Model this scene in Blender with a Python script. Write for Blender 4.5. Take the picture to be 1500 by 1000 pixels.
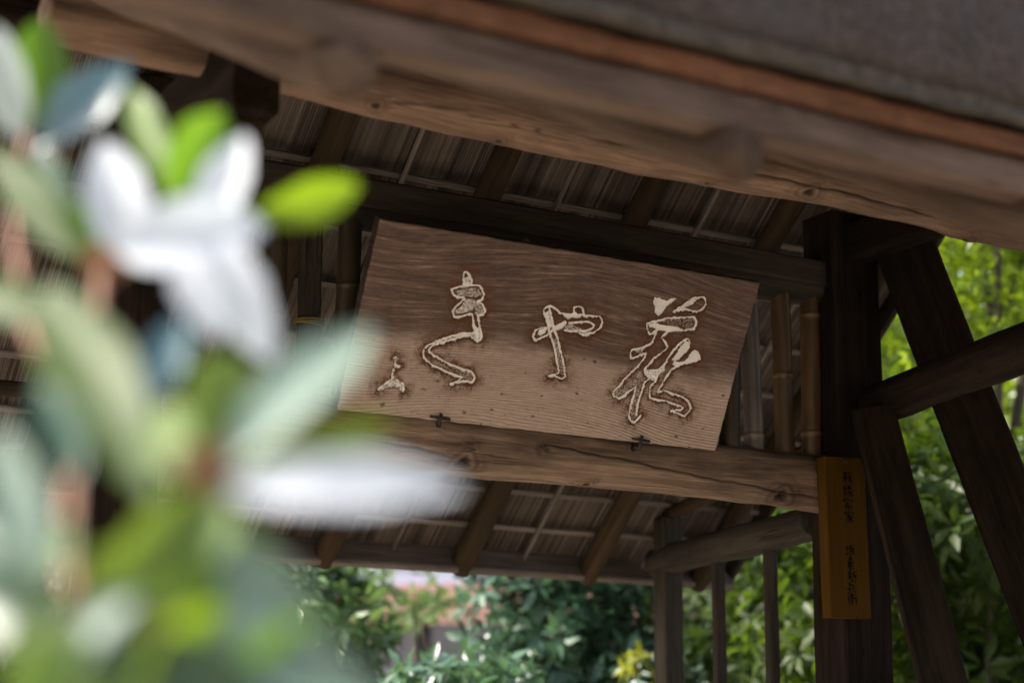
import bpy, math, random
import numpy as np
from mathutils import Vector, Matrix

# ------------------------------------------------------------------ scene, camera, light
scene = bpy.context.scene
for o in list(bpy.data.objects):
    bpy.data.objects.remove(o, do_unlink=True)
col = scene.collection
R = math.radians

cam_data = bpy.data.cameras.new("camera")
cam = bpy.data.objects.new("camera", cam_data)
col.objects.link(cam)
scene.camera = cam
cam_data.sensor_width = 36.0
cam_data.lens = 2557.0 / 1500.0 * 36.0
cam_data.clip_start = 0.05
cam_data.clip_end = 600.0
yaw, pitch, roll = R(29.55), R(12.73), R(0.658)
cam.location = (0, 0, 1.5)
cam.matrix_world = (Matrix.Translation((0, 0, 1.5)) @ Matrix.Rotation(-yaw, 4, 'Z')
                    @ Matrix.Rotation(math.pi / 2 + pitch, 4, 'X') @ Matrix.Rotation(roll, 4, 'Z'))
cam_data.dof.use_dof = True
cam_data.dof.focus_distance = 4.60
cam_data.dof.aperture_fstop = 1.55
cam_data.dof.aperture_blades = 9

SUN = Vector((-0.60, 0.30, 0.74)).normalized()          # direction towards the sun
world = bpy.data.worlds.new("World")
scene.world = world
world.use_nodes = True
wn = world.node_tree
sky_tex = wn.nodes.new("ShaderNodeTexSky")
sky_tex.sky_type = 'NISHITA'
sky_tex.sun_disc = False
sky_tex.sun_elevation = math.asin(SUN.z)
sky_tex.sun_rotation = math.atan2(SUN.x, SUN.y)
sky_tex.air_density = 1.0
sky_tex.dust_density = 4.0
sky_tex.ozone_density = 0.6
wn.nodes["Background"].inputs["Strength"].default_value = 0.15
wn.links.new(sky_tex.outputs[0], wn.nodes["Background"].inputs[0])

sun_data = bpy.data.lights.new("sun", 'SUN')
sun_data.energy = 5.0
sun_data.angle = R(0.53)
sun_data.color = (1.0, 0.94, 0.84)
sun = bpy.data.objects.new("sun", sun_data)
col.objects.link(sun)
sun.rotation_euler = SUN.to_track_quat('Z', 'Y').to_euler()

scene.view_settings.view_transform = 'Standard'
scene.view_settings.look = 'None'
scene.view_settings.exposure = 1.33
scene.view_settings.gamma = 1.0
scene.render.engine = 'CYCLES'
scene.cycles.max_bounces = 8
scene.cycles.diffuse_bounces = 4
scene.cycles.transmission_bounces = 4

# ------------------------------------------------------------------ helpers
WM = {}                                                   # world matrix of every object built
rng = np.random.default_rng(7)
random.seed(7)


def link(name, data, mat=None, parent=None, matrix=None):
    o = bpy.data.objects.new(name, data)
    col.objects.link(o)
    M = matrix if matrix is not None else Matrix.Identity(4)
    if parent is not None:
        o.parent = parent
        o.matrix_parent_inverse = WM[parent].inverted()
    o.matrix_basis = M
    WM[o] = M.copy()
    if mat is not None and data is not None and not data.materials:
        data.materials.append(mat)
    return o


def thing(name, label, cat, loc=(0, 0, 0), group=None):
    o = link(name, None, matrix=Matrix.Translation(loc))
    o.empty_display_size = 0.2
    return tag(o, label, cat, group)


def tag(o, label=None, cat=None, group=None, kind=None):
    if label: o['label'] = label
    if cat: o['category'] = cat
    if group: o['group'] = group
    if kind: o['kind'] = kind
    return o


def mesh(name, verts, faces, smooth=True, attrs=None):
    me = bpy.data.meshes.new(name)
    if isinstance(verts, np.ndarray): verts = verts.tolist()
    if isinstance(faces, np.ndarray): faces = faces.tolist()
    me.from_pydata(verts, [], faces)
    if smooth:
        me.polygons.foreach_set('use_smooth', [True] * len(me.polygons))
    for k, v in (attrs or {}).items():
        a = me.attributes.new(k, 'FLOAT', 'POINT')
        a.data.foreach_set('value', np.asarray(v, np.float32))
    me.update()
    return me


def grid_faces(nu, nv, wrap=False):
    """nu columns, nv rows, index = j * nu + i."""
    i = np.arange(nu if wrap else nu - 1)
    j = np.arange(nv - 1)
    I, J = np.meshgrid(i, j)
    I = I.ravel(); J = J.ravel()
    I2 = (I + 1) % nu
    return np.stack([J * nu + I, J * nu + I2, (J + 1) * nu + I2, (J + 1) * nu + I], 1)


def vnoise(n, octaves, seed):
    """smooth 1-D noise of n samples"""
    g = np.random.default_rng(seed)
    out = np.zeros(n)
    for k, c in enumerate(octaves):
        m = max(int(c), 2) + 1
        out += np.interp(np.linspace(0, m - 1, n), np.arange(m), g.normal(0, 1, m)) / (k + 1.0)
    return out


def smooth_noise2(nu, nv, cu, cv, seed):
    """bilinear value noise on a grid (nv, nu), in 0..1"""
    g = np.random.default_rng(seed)
    a = g.random((cv + 2, cu + 2))
    x = np.linspace(0, cu, nu); y = np.linspace(0, cv, nv)
    xi = np.minimum(x.astype(int), cu - 1); yi = np.minimum(y.astype(int), cv - 1)
    fx = x - xi; fy = y - yi
    fx = fx * fx * (3 - 2 * fx); fy = fy * fy * (3 - 2 * fy)
    A = a[yi][:, xi]; B = a[yi][:, xi + 1]; Cc = a[yi + 1][:, xi]; D = a[yi + 1][:, xi + 1]
    return (A * (1 - fx) + B * fx) * (1 - fy[:, None]) + (Cc * (1 - fx) + D * fx) * fy[:, None]


def axis_matrix(p0, p1, hint=(0, 0, 1)):
    """local z from p0 to p1, local y as close to hint as possible"""
    z = (Vector(p1) - Vector(p0)).normalized()
    h = Vector(hint)
    if abs(z.dot(h.normalized())) > 0.98: h = Vector((0, 1, 0))
    x = h.cross(z).normalized()
    y = z.cross(x)
    M = Matrix((x, y, z)).transposed().to_4x4()
    M.translation = Vector(p0)
    return M


def log_mesh(name, length, r0, r1, seed, nu=40, nz=90, rough=0.05, knots=(), cracks=(), bend=0.0, ends=True):
    """round timber along local z; knots = (z, angle deg, size); cracks = list of [(z, angle deg), ...]"""
    g = np.random.default_rng(seed)
    zs = np.linspace(0, length, nz)
    ang = np.linspace(0, 2 * np.pi, nu, endpoint=False)
    A, Z = np.meshgrid(ang, zs)
    rad = np.interp(zs, [0, length], [r0, r1])
    rad = rad * (1 + rough * 0.5 * vnoise(nz, (length * 3 + 2, length * 9 + 3), seed))
    low = smooth_noise2(nu + 1, nz, 7, max(3, int(length * 4)), seed + 1)[:, :nu]
    low[:, -3:] = low[:, -3:] * np.array([.75, .5, .25]) + low[:, :1] * np.array([.25, .5, .75])
    fine = smooth_noise2(nu + 1, nz, 20, max(4, int(length * 5)), seed + 2)[:, :nu]
    Rr = rad[:, None] * (1 + rough * (low - .5) * 1.6 + rough * .35 * (fine - .5))
    kn = np.zeros_like(Rr); cr = np.zeros_like(Rr)
    rm = (r0 + r1) / 2
    for (kz, ka, ks) in knots:
        da = (A - np.radians(ka) + np.pi) % (2 * np.pi) - np.pi
        d = np.hypot((Z - kz) / 1.35, da * rm)
        d = d * (1 + .15 * np.sin(3 * np.arctan2(da * rm, Z - kz) + ks * 90))
        Rr += ks * .42 * np.exp(-(d / (ks * 1.7)) ** 2) - ks * .55 * np.exp(-(d / (ks * .45)) ** 2)
        ring = np.exp(-((d - ks * 1.0) / (ks * .22)) ** 2) * .5 + np.exp(-((d - ks * 1.6) / (ks * .25)) ** 2) * .25
        kn = np.maximum(kn, np.maximum(np.exp(-(d / (ks * .55)) ** 4), ring))
    for path in cracks:
        pz = np.array([p[0] for p in path]); pa = np.radians([p[1] for p in path])
        ca = np.interp(Z, pz, pa) + .02 * np.sin(Z * 31) + .012 * np.sin(Z * 83)
        da = (A - ca + np.pi) % (2 * np.pi) - np.pi
        inside = (Z > pz.min()) & (Z < pz.max())
        taper = np.clip(np.minimum(Z - pz.min(), pz.max() - Z) / .08, 0, 1)
        w = np.exp(-(da * rm / .0028) ** 2) * inside * taper
        Rr -= .006 * w
        cr = np.maximum(cr, w)
    bx = bend * np.sin(np.pi * zs / length) + bend * .3 * vnoise(nz, (3, 5), seed + 5)
    by = bend * .5 * vnoise(nz, (3, 4), seed + 6)
    V = np.stack([Rr * np.cos(A) + bx[:, None], Rr * np.sin(A) + by[:, None], Z], 2).reshape(-1, 3)
    F = grid_faces(nu, nz, True).tolist()
    kn = kn.ravel(); cr = cr.ravel()
    if ends:
        n0 = len(V)
        V = np.vstack([V, [[bx[0], by[0], 0]], [[bx[-1], by[-1], length]]])
        for i in range(nu):
            F.append([(i + 1) % nu, i, n0])
            b = (nz - 1) * nu
            F.append([b + i, b + (i + 1) % nu, n0 + 1])
        kn = np.append(kn, [0, 0]); cr = np.append(cr, [0, 0])
    return mesh(name, V, F, True, {'knot': kn, 'crack': cr})


def log(name, p0, p1, r, mat, parent, seed=1, r1=None, hint=(0, 0, 1), **kw):
    L = (Vector(p1) - Vector(p0)).length
    return link(name, log_mesh(name, L, r, r1 or r, seed, **kw), mat, parent, axis_matrix(p0, p1, hint))


def timber_mesh(name, length, w, d, seed=1, bev=0.006, nz=24, wob=0.0015):
    """squared timber along local z, w along local x, d along local y, chamfered arrises"""
    b = min(bev, w * .3, d * .3)
    x, y = w / 2, d / 2
    ring = []
    pts = [(-x + b, -y), (x - b, -y), (x, -y + b), (x, y - b), (x - b, y), (-x + b, y), (-x, y - b), (-x, -y + b)]
    for k in range(8):
        a = np.array(pts[k]); c = np.array(pts[(k + 1) % 8])
        n = 4 if k % 2 == 0 else 1
        for q in range(n): ring.append(a + (c - a) * q / n)
    ring = np.array(ring); nu = len(ring)
    zs = np.concatenate([[0, b * .6], np.linspace(b * 1.5, length - b * 1.5, nz), [length - b * .6, length]])
    sc = np.ones(len(zs)); e = 1 - b * .7 / max(x, y)
    sc[0] = sc[-1] = e
    g = np.random.default_rng(seed)
    V = np.zeros((len(zs), nu, 3))
    V[:, :, :2] = ring[None] * sc[:, None, None]
    V[:, :, 0] += (vnoise(len(zs), (4, 9), seed) * wob)[:, None]
    V[:, :, 1] += (vnoise(len(zs), (4, 9), seed + 3) * wob)[:, None]
    V[:, :, :2] += g.normal(0, wob * .35, (len(zs), nu, 2))
    V[:, :, 2] = zs[:, None]
    V = V.reshape(-1, 3)
    F = grid_faces(nu, len(zs), True).tolist()
    F.append(list(range(nu))[::-1])
    F.append([(len(zs) - 1) * nu + i for i in range(nu)])
    return mesh(name, V, F, False)


def timber(name, p0, p1, w, d, mat, parent, hint=(0, 0, 1), seed=1, **kw):
    L = (Vector(p1) - Vector(p0)).length
    return link(name, timber_mesh(name, L, w, d, seed, **kw), mat, parent, axis_matrix(p0, p1, hint))


def bamboo_mesh(name, length, r, nodes, seed, split=False):
    zs = [0, .002]
    for z in np.linspace(.01, length - .01, 40): zs.append(z)
    for n in nodes: zs += [n - .014, n - .007, n - .003, n, n + .003, n + .007, n + .014]
    zs = np.array(sorted(z for z in zs if 0 <= z <= length) + [length])
    rad = np.full(len(zs), r)
    kn = np.zeros(len(zs))
    for n in nodes:
        d = zs - n
        rad = rad + r * .10 * np.exp(-(d / .007) ** 2) - r * .05 * np.exp(-((d - .009) / .003) ** 2)
        kn = np.maximum(kn, np.exp(-((d - .001) / .0045) ** 2))
    nu = 20
    a = np.linspace(0, 2 * np.pi, nu, endpoint=False)
    A, Z = np.meshgrid(a, zs)
    Rr = rad[:, None] * (1 + .02 * np.sin(2 * A + seed))
    cr = np.zeros_like(Rr)
    if split:
        w = np.exp(-(((A - 4.55 - .05 * np.sin(Z * 9) + np.pi) % (2 * np.pi) - np.pi) / .17) ** 2)
        Rr = Rr * (1 - .16 * w); cr = w
    x = Rr * np.cos(A) + (vnoise(len(zs), (3, 4), seed) * .0015)[:, None]
    V = np.stack([x, Rr * np.sin(A), Z], 2).reshape(-1, 3)
    F = grid_faces(nu, len(zs), True).tolist()
    F.append(list(range(nu))[::-1]); F.append([(len(zs) - 1) * nu + i for i in range(nu)])
    return mesh(name, V, F, True, {'node': np.repeat(kn, nu), 'crack': cr.ravel()})


# ------------------------------------------------------------------ materials
class NT:
    def __init__(s, name, rough=0.8, spec=0.25):
        s.m = bpy.data.materials.new(name); s.m.use_nodes = True
        s.t = s.m.node_tree; s.b = s.t.nodes["Principled BSDF"]
        s.b.inputs["Roughness"].default_value = rough
        s.b.inputs["Specular IOR Level"].default_value = spec

    def n(s, typ, **kw):
        nd = s.t.nodes.new("ShaderNode" + typ)
        for k, v in kw.items(): setattr(nd, k, v)
        return nd

    def L(s, a, b): s.t.links.new(a, b)

    def obj(s, scale=(1, 1, 1)):
        tc = s.n("TexCoord"); mp = s.n("Mapping"); mp.inputs["Scale"].default_value = scale
        oi = s.n("ObjectInfo"); ml = s.n("VectorMath", operation='SCALE'); ml.inputs["Scale"].default_value = 1.0
        cb = s.n("CombineXYZ"); mu = s.n("Math", operation='MULTIPLY'); mu.inputs[1].default_value = 37.0
        s.L(oi.outputs["Random"], mu.inputs[0]); s.L(mu.outputs[0], cb.inputs[0]); s.L(mu.outputs[0], cb.inputs[2])
        ad = s.n("VectorMath", operation='ADD')
        s.L(tc.outputs["Object"], mp.inputs[0]); s.L(mp.outputs[0], ad.inputs[0]); s.L(cb.outputs[0], ad.inputs[1])
        return ad.outputs[0]

    def noise(s, vec, scale, detail=4, rough=.55, dist=0):
        nz = s.n("TexNoise"); nz.inputs["Scale"].default_value = scale; nz.inputs["Detail"].default_value = detail
        nz.inputs["Roughness"].default_value = rough; nz.inputs["Distortion"].default_value = dist
        s.L(vec, nz.inputs["Vector"]); return nz.outputs["Fac"]

    def ramp(s, fac, stops):
        r = s.n("ValToRGB"); e = r.color_ramp.elements
        while len(e) < len(stops): e.new(.5)
        for el, (p, c) in zip(e, stops):
            el.position = p; el.color = (*c, 1) if len(c) == 3 else c
        s.L(fac, r.inputs[0]); return r.outputs[0]

    def mix(s, fac, a, b, mode='MIX'):
        m = s.n("Mix", data_type='RGBA', blend_type=mode)
        if isinstance(fac, (int, float)): m.inputs[0].default_value = fac
        else: s.L(fac, m.inputs[0])
        for v, i in ((a, 6), (b, 7)):
            if isinstance(v, tuple): m.inputs[i].default_value = (*v, 1)
            else: s.L(v, m.inputs[i])
        return m.outputs[2]

    def math(s, op, a, b=None, clamp=False):
        m = s.n("Math", operation=op, use_clamp=clamp)
        for v, i in ((a, 0), (b, 1)):
            if v is None: continue
            if isinstance(v, (int, float)): m.inputs[i].default_value = v
            else: s.L(v, m.inputs[i])
        return m.outputs[0]

    def attr(s, name):
        a = s.n("Attribute"); a.attribute_name = name; return a.outputs["Fac"]

    def bump(s, h, dist=.002, strength=1.0):
        b = s.n("Bump"); b.inputs["Distance"].default_value = dist; b.inputs["Strength"].default_value = strength
        s.L(h, b.inputs["Height"]); s.L(b.outputs[0], s.b.inputs["Normal"])

    def out(s, colr):
        s.L(colr, s.b.inputs["Base Color"]); return s.m


def rgbmul(c, k): return tuple(min(x * k, 1) for x in c)


def wood(name, dark, light, stain=(.05, .035, .025), stain_amt=.5, fiber=110, rough=.85, bump=.0015, spec=.2):
    s = NT(name, rough, spec)
    v = s.obj((1, 1, .045))
    v2 = s.obj((1, 1, .35))
    f1 = s.noise(v, fiber * .35, 6, .6, .3)
    f2 = s.noise(v, fiber * 1.6, 3, .6)
    big = s.noise(v2, 9, 4, .6)
    big2 = s.noise(s.obj((1, 1, .12)), 22, 5, .65, .6)
    m = s.math('ADD', s.math('MULTIPLY', f1, .6), s.math('MULTIPLY', f2, .4))
    c = s.ramp(m, [(.36, dark), (.50, tuple((a + b) / 2 for a, b in zip(dark, light))), (.63, light)])
    st = s.ramp(big, [(.42, (0, 0, 0)), (.68, (1, 1, 1))])
    st = s.math('MULTIPLY', st, stain_amt)
    c = s.mix(st, c, stain)
    pal = s.ramp(big2, [(.55, (0, 0, 0)), (.72, (1, 1, 1))])
    c = s.mix(s.math('MULTIPLY', pal, .35), c, rgbmul(light, 1.35))
    oi = s.n("ObjectInfo")
    hv = s.n("HueSaturation")
    mr = s.n("MapRange"); mr.inputs[3].default_value = .8; mr.inputs[4].default_value = 1.15
    s.L(oi.outputs["Random"], mr.inputs[0]); s.L(mr.outputs[0], hv.inputs["Value"]); s.L(c, hv.inputs["Color"])
    c = hv.outputs[0]
    # drying splits: thin dark lines along the grain, only in places
    ck = s.noise(s.obj((1, 1, .03)), fiber * .22, 2, .5, .15)
    ck = s.math('ABSOLUTE', s.math('SUBTRACT', ck, .5))
    ck = s.math('SUBTRACT', 1.0, s.math('MULTIPLY', ck, 75.0, clamp=True))
    cm = s.ramp(s.noise(s.obj((1, 1, .25)), 11, 3, .5), [(.5, (0, 0, 0)), (.62, (1, 1, 1))])
    ck = s.math('MULTIPLY', s.math('MULTIPLY', ck, cm), .8)
    c = s.mix(ck, c, rgbmul(dark, .25))
    c = s.mix(s.attr('knot'), c, rgbmul(dark, .22))
    c = s.mix(s.attr('crack'), c, rgbmul(dark, .12))
    s.bump(s.math('SUBTRACT', s.math('ADD', f2, s.math('MULTIPLY', f1, 1.2)), ck), bump, .9)
    return s.out(c)


M = {}
M['log'] = wood('peeled_log_wood', (.120, .069, .044), (.30, .190, .130), (.05, .031, .022), .6)
M['lintel'] = wood('lintel_wood', (.085, .053, .036), (.28, .190, .130), (.042, .028, .020), .6, fiber=130, bump=.002)
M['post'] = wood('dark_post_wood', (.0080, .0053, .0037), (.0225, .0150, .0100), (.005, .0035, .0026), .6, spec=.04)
M['beam'] = wood('sooty_beam_wood', (.023, .018, .0135), (.054, .043, .033), (.014, .011, .009), .5, spec=.06)
M['grey'] = wood('weathered_grey_wood', (.017, .0138, .0098), (.046, .037, .028), (.010, .008, .006), .4, spec=.1)
M['rafter'] = wood('rafter_wood', (.020, .0125, .0065), (.044, .029, .015), (.011, .0075, .0045), .4, spec=.1)
M['fascia'] = wood('eave_board_wood', (.20, .135, .105), (.42, .31, .25), (.12, .085, .07), .5)
M['rafter_front'] = wood('front_rafter_wood', (.052, .033, .022), (.115, .076, .053), (.03, .02, .014), .4, spec=.1)
M['batten'] = wood('batten_wood', (.085, .070, .060), (.19, .155, .135), (.05, .04, .032), .4)


def mat_bamboo(name, c1, c2, nodec):
    s = NT(name, .45, .4)
    f = s.noise(s.obj((1, 1, .03)), 60, 5, .6); b = s.noise(s.obj((1, 1, .4)), 14, 4)
    c = s.ramp(f, [(.35, c1), (.65, c2)])
    c = s.mix(s.math('MULTIPLY', s.ramp(b, [(.45, (0, 0, 0)), (.7, (1, 1, 1))]), .6), c, rgbmul(c1, .45))
    c = s.mix(s.math('MULTIPLY', s.attr('node'), .6), c, nodec)
    c = s.mix(s.attr('crack'), c, rgbmul(c1, .1))
    s.bump(f, .0005, .6)
    return s.out(c)


M['bamboo'] = mat_bamboo('aged_brown_bamboo', (.042, .024, .010), (.10, .060, .025), (.17, .11, .05))
M['bamboo_dark'] = mat_bamboo('dark_bamboo', (.018, .013, .005), (.042, .030, .012), (.07, .048, .022))
M['bamboo_grey'] = mat_bamboo('bleached_bamboo', (.075, .062, .056), (.16, .13, .118), (.22, .16, .11))

s = NT('reed_mat', .8, .15)
v = s.obj((1, .06, 1))
f = s.noise(v, 70, 5, .6); b = s.noise(s.obj(), 5, 4, .6)
c = s.ramp(s.attr('tone'), [(0, (.036, .027, .021)), (.45, (.098, .077, .062)), (1, (.19, .155, .128))])
c = s.mix(s.math('MULTIPLY', s.ramp(f, [(.4, (0, 0, 0)), (.7, (1, 1, 1))]), .25), c, (.05, .037, .028))
c = s.mix(s.math('MULTIPLY', s.ramp(b, [(.5, (0, 0, 0)), (.75, (1, 1, 1))]), .45), c, (.03, .022, .017))
M['reed'] = s.out(c)

s = NT('thatch', .95, .1)
f = s.noise(s.obj((1, 1, 1)), 60, 6, .7); b = s.noise(s.obj(), 6, 5, .6, .4); g2 = s.noise(s.obj(), 17, 4, .6)
c = s.ramp(f, [(.3, (.044, .034, .029)), (.55, (.080, .063, .054)), (.75, (.125, .102, .086))])
c = s.mix(s.ramp(b, [(.48, (0, 0, 0)), (.72, (.6, .6, .6))]), c, (.080, .070, .070))
c = s.mix(s.ramp(g2, [(.60, (0, 0, 0)), (.78, (.7, .7, .7))]), c, (.03, .027, .012))
s.bump(f, .01, 1)
M['thatch'] = s.out(c)

s = NT('cedar_bark_layer', .85, .15)
f = s.noise(s.obj((.3, 1, 1)), 60, 6, .7); b = s.noise(s.obj(), 5, 4)
c = s.ramp(f, [(.3, (.075, .033, .017)), (.6, (.145, .064, .034)), (.8, (.18, .10, .062))])
c = s.mix(s.math('MULTIPLY', s.ramp(b, [(.45, (0, 0, 0)), (.7, (1, 1, 1))]), .5), c, (.07, .038, .025))
s.bump(f, .004, 1)
M['bark_layer'] = s.out(c)

s = NT('moss_strip', 1.0, .05)
f = s.noise(s.obj(), 40, 6, .7)
M['moss'] = s.out(s.ramp(f, [(.3, (.040, .033, .026)), (.6, (.085, .070, .056)), (.8, (.12, .10, .08))]))

s = NT('iron', .6, .4)
f = s.noise(s.obj(), 90, 4)
s.b.inputs["Metallic"].default_value = .3
M['iron'] = s.out(s.ramp(f, [(.4, (.012, .011, .012)), (.7, (.05, .035, .028))]))

s = NT('cord', .8, .2)
f = s.noise(s.obj(), 300, 3)
M['cord'] = s.out(s.ramp(f, [(.3, (.09, .058, .016)), (.7, (.18, .12, .035))]))

# board timber: dark weathered upper part, pale lower part with fine raised year rings, white paint in the carving
def mat_board():
    s = NT('carved_board_wood', .8, .2)
    tc = s.n("TexCoord"); sep = s.n("SeparateXYZ"); s.L(tc.outputs["Object"], sep.inputs[0])
    X, Y = sep.outputs[0], sep.outputs[1]
    mp = s.n("Mapping"); mp.inputs["Scale"].default_value = (1, 2.2, 1); s.L(tc.outputs["Object"], mp.inputs[0])
    warp = s.noise(mp.outputs[0], 1.5, 1, .4)
    yw = s.math('ADD', Y, s.math('MULTIPLY', warp, .13))                    # bent grain coordinate
    # slow sweep of the grain: crown in the middle, falling to the right
    sx = s.math('SINE', s.math('ADD', s.math('MULTIPLY', X, 4.6), -.9))
    yw = s.math('ADD', yw, s.math('MULTIPLY', sx, -.018))
    cb = s.n("CombineXYZ"); s.L(s.math('MULTIPLY', X, .05), cb.inputs[0]); s.L(yw, cb.inputs[1])
    gv = cb.outputs[0]
    cb2 = s.n("CombineXYZ"); s.L(s.math('MULTIPLY', X, .22), cb2.inputs[0]); s.L(yw, cb2.inputs[1])
    fib = s.noise(gv, 520, 4, .7)
    str1 = s.noise(gv, 95, 9, .72, .15)
    patch = s.noise(cb2.outputs[0], 16, 5, .6, .4)
    # year rings
    rn = s.noise(gv, 22, 2, .5)
    rings = s.math('SINE', s.math('ADD', s.math('MULTIPLY', yw, 900.0), s.math('MULTIPLY', rn, 11.0)))
    ra = s.ramp(s.noise(gv, 26, 3, .6), [(.38, (.15, .15, .15)), (.6, (1, 1, 1))])
    rings = s.math('ADD', s.math('MULTIPLY', s.math('MULTIPLY', rings, ra), .5), .5)
    low = s.ramp(s.math('ADD', s.math('MULTIPLY', rings, .27), s.math('MULTIPLY', fib, .73)),
                 [(.26, (.160, .105, .080)), (.47, (.300, .220, .175)), (.70, (.46, .365, .305))])
    low = s.mix(s.math('MULTIPLY', s.ramp(patch, [(.5, (0, 0, 0)), (.75, (1, 1, 1))]), .4), low, (.19, .115, .078))
    up = s.ramp(str1, [(.34, (.026, .0145, .0120)), (.47, (.060, .033, .025)), (.56, (.105, .061, .047)), (.65, (.22, .150, .118)), (.75, (.42, .32, .26))])
    up = s.mix(s.math('MULTIPLY', s.ramp(fib, [(.53, (0, 0, 0)), (.68, (1, 1, 1))]), .34), up, (.28, .19, .145))
    edge = s.math('ADD', s.math('ADD', yw, s.math('MULTIPLY', str1, .10)), s.math('MULTIPLY', patch, .10))
    upm = s.ramp(edge, [(.345, (0, 0, 0)), (.395, (1, 1, 1))])
    c = s.mix(s.math('MULTIPLY', upm, .9), low, up)
    # weathering spots; rust-brown halo round the carving, also painted as shade of the cuts
    sp = s.noise(tc.outputs["Object"], 210, 2, .5)
    c = s.mix(s.math('MULTIPLY', s.ramp(sp, [(.66, (0, 0, 0)), (.72, (1, 1, 1))]), .6), c, (.05, .03, .022))
    hn = s.noise(tc.outputs["Object"], 260, 3, .6)
    hal = s.math('MULTIPLY', s.attr('halo'), s.math('ADD', s.math('MULTIPLY', hn, 2.6), -.10), clamp=True)
    c = s.mix(hal, c, (.085, .034, .015))
    c = s.mix(s.attr('spot'), c, (.035, .024, .02))
    pn = s.noise(tc.outputs["Object"], 230, 3, .6)
    pa = s.attr('paint')
    pt = s.math('ADD', s.math('MULTIPLY', pa, 1.9), s.math('MULTIPLY', s.math('SUBTRACT', pn, .5), 1.5))
    pt = s.math('SUBTRACT', pt, .45)
    pt = s.math('MULTIPLY', s.math('MULTIPLY', pt, 1.25, clamp=True), s.math('MULTIPLY', pa, 4.0, clamp=True))
    pc = s.mix(s.noise(tc.outputs["Object"], 40, 3), (.60, .565, .53), (.84, .80, .76))
    c = s.mix(pt, c, pc)
    rm = s.math('MULTIPLY', s.math('SUBTRACT', 1.0, upm), .8)
    s.bump(s.math('ADD', s.math('MULTIPLY', rings, rm), s.math('ADD', fib, s.math('MULTIPLY', hal, -.8))), .0016, .9)
    return s.out(c)


M['board'] = mat_board()

s = NT('varnished_plaque_wood', .7, .03)
f = s.noise(s.obj((1, .05, 1)), 90, 5, .6); b = s.noise(s.obj((1, .3, 1)), 12, 3)
c = s.ramp(f, [(.3, (.047, .0215, .0025)), (.7, (.063, .030, .004))])
c = s.mix(s.math('MULTIPLY', s.ramp(b, [(.4, (0, 0, 0)), (.7, (1, 1, 1))]), .35), c, (.037, .017, .002))
s.bump(f, .0005, .5)
M['plaque'] = s.out(c)
s = NT('ink', .9, .02); s.b.inputs["Base Color"].default_value = (.005, .006, .006, 1); M['ink'] = s.m


def leafmat(name, c1, c2, trans, tcol, rough=.4, spec=.5, scale=25, vein=True, fg=False):
    s = NT(name, rough, spec)
    oi = s.n("ObjectInfo")
    geo = s.n("NewGeometry")
    rnd = oi.outputs["Random"] if fg else geo.outputs["Random Per Island"]
    c = s.mix(rnd, c1, c2)
    nz = s.noise(s.obj(), scale, 3)
    c = s.mix(s.math('MULTIPLY', nz, .35), c, rgbmul(c1, .6))
    s.L(c, s.b.inputs["Base Color"])
    tr = s.n("BsdfTranslucent")
    tc_ = s.mix(rnd, tcol, rgbmul(tcol, .7)); s.L(tc_, tr.inputs[0])
    mx = s.n("MixShader"); mx.inputs[0].default_value = trans
    s.L(s.b.outputs[0], mx.inputs[1]); s.L(tr.outputs[0], mx.inputs[2])
    s.L(mx.outputs[0], s.t.nodes["Material Output"].inputs[0])
    return s.m


M['leaf_mid'] = leafmat('shrub_leaf', (.065, .125, .040), (.17, .26, .10), .35, (.20, .33, .08), .34, .55)
M['leaf_blue'] = leafmat('blue_green_leaf', (.035, .085, .050), (.10, .185, .115), .3, (.11, .22, .09), .34, .6)
M['leaf_dark'] = leafmat('dark_leaf', (.018, .040, .007), (.05, .080, .012), .4, (.10, .17, .010), .45, .25)
M['leaf_bright'] = leafmat('bright_leaf', (.065, .115, .008), (.14, .19, .014), .6, (.30, .42, .012), .28, .7)
M['leaf_yellow'] = leafmat('yellow_leaf', (.14, .17, .012), (.20, .21, .02), .5, (.30, .33, .02), .4, .5)
# foreground shrub
M['fV'] = leafmat('young_green_leaf', (.045, .105, .008), (.065, .13, .010), .55, (.13, .26, .006), .35, .5, 30, fg=True)
M['fY'] = leafmat('lit_green_leaf', (.085, .145, .008), (.11, .17, .010), .6, (.17, .27, .006), .35, .5, 30, fg=True)
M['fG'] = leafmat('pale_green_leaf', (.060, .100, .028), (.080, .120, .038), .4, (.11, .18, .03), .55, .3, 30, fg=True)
M['fL'] = leafmat('light_green_leaf', (.105, .175, .040), (.14, .215, .055), .45, (.18, .29, .04), .5, .25, 30, fg=True)
M['fO'] = leafmat('olive_green_leaf', (.075, .125, .018), (.10, .15, .028), .45, (.15, .23, .02), .4, .5, 30, fg=True)
M['fT'] = leafmat('glossy_blue_green_leaf', (.06, .12, .12), (.10, .17, .18), .1, (.10, .20, .10), .25, .9, 30, fg=True)
M['fD'] = leafmat('deep_green_leaf', (.025, .07, .035), (.04, .09, .05), .2, (.06, .14, .04), .35, .6, 30, fg=True)
M['fS'] = leafmat('pale_sheen_leaf', (.17, .25, .20), (.23, .31, .26), .35, (.20, .28, .17), .45, .4, 30, fg=True)  # pale colour stands in for sky sheen on glossy leaves
M['fP'] = leafmat('white_glare_leaf', (.66, .70, .77), (.70, .74, .80), .42, (.58, .65, .66), .5, .4, 30, fg=True)  # white colour stands in for glare on glossy leaves
M['fW'] = leafmat('pale_glare_leaf', (.36, .42, .38), (.42, .47, .44), .35, (.40, .46, .38), .45, .4, 30, fg=True)  # greenish white stands in for weaker glare on a leaf
M['fR'] = leafmat('reddish_bud_scale', (.17, .085, .045), (.22, .12, .06), .4, (.22, .11, .05), .5, .3, 30, fg=True)
s = NT('reddish_twig', .6, .3)
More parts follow.
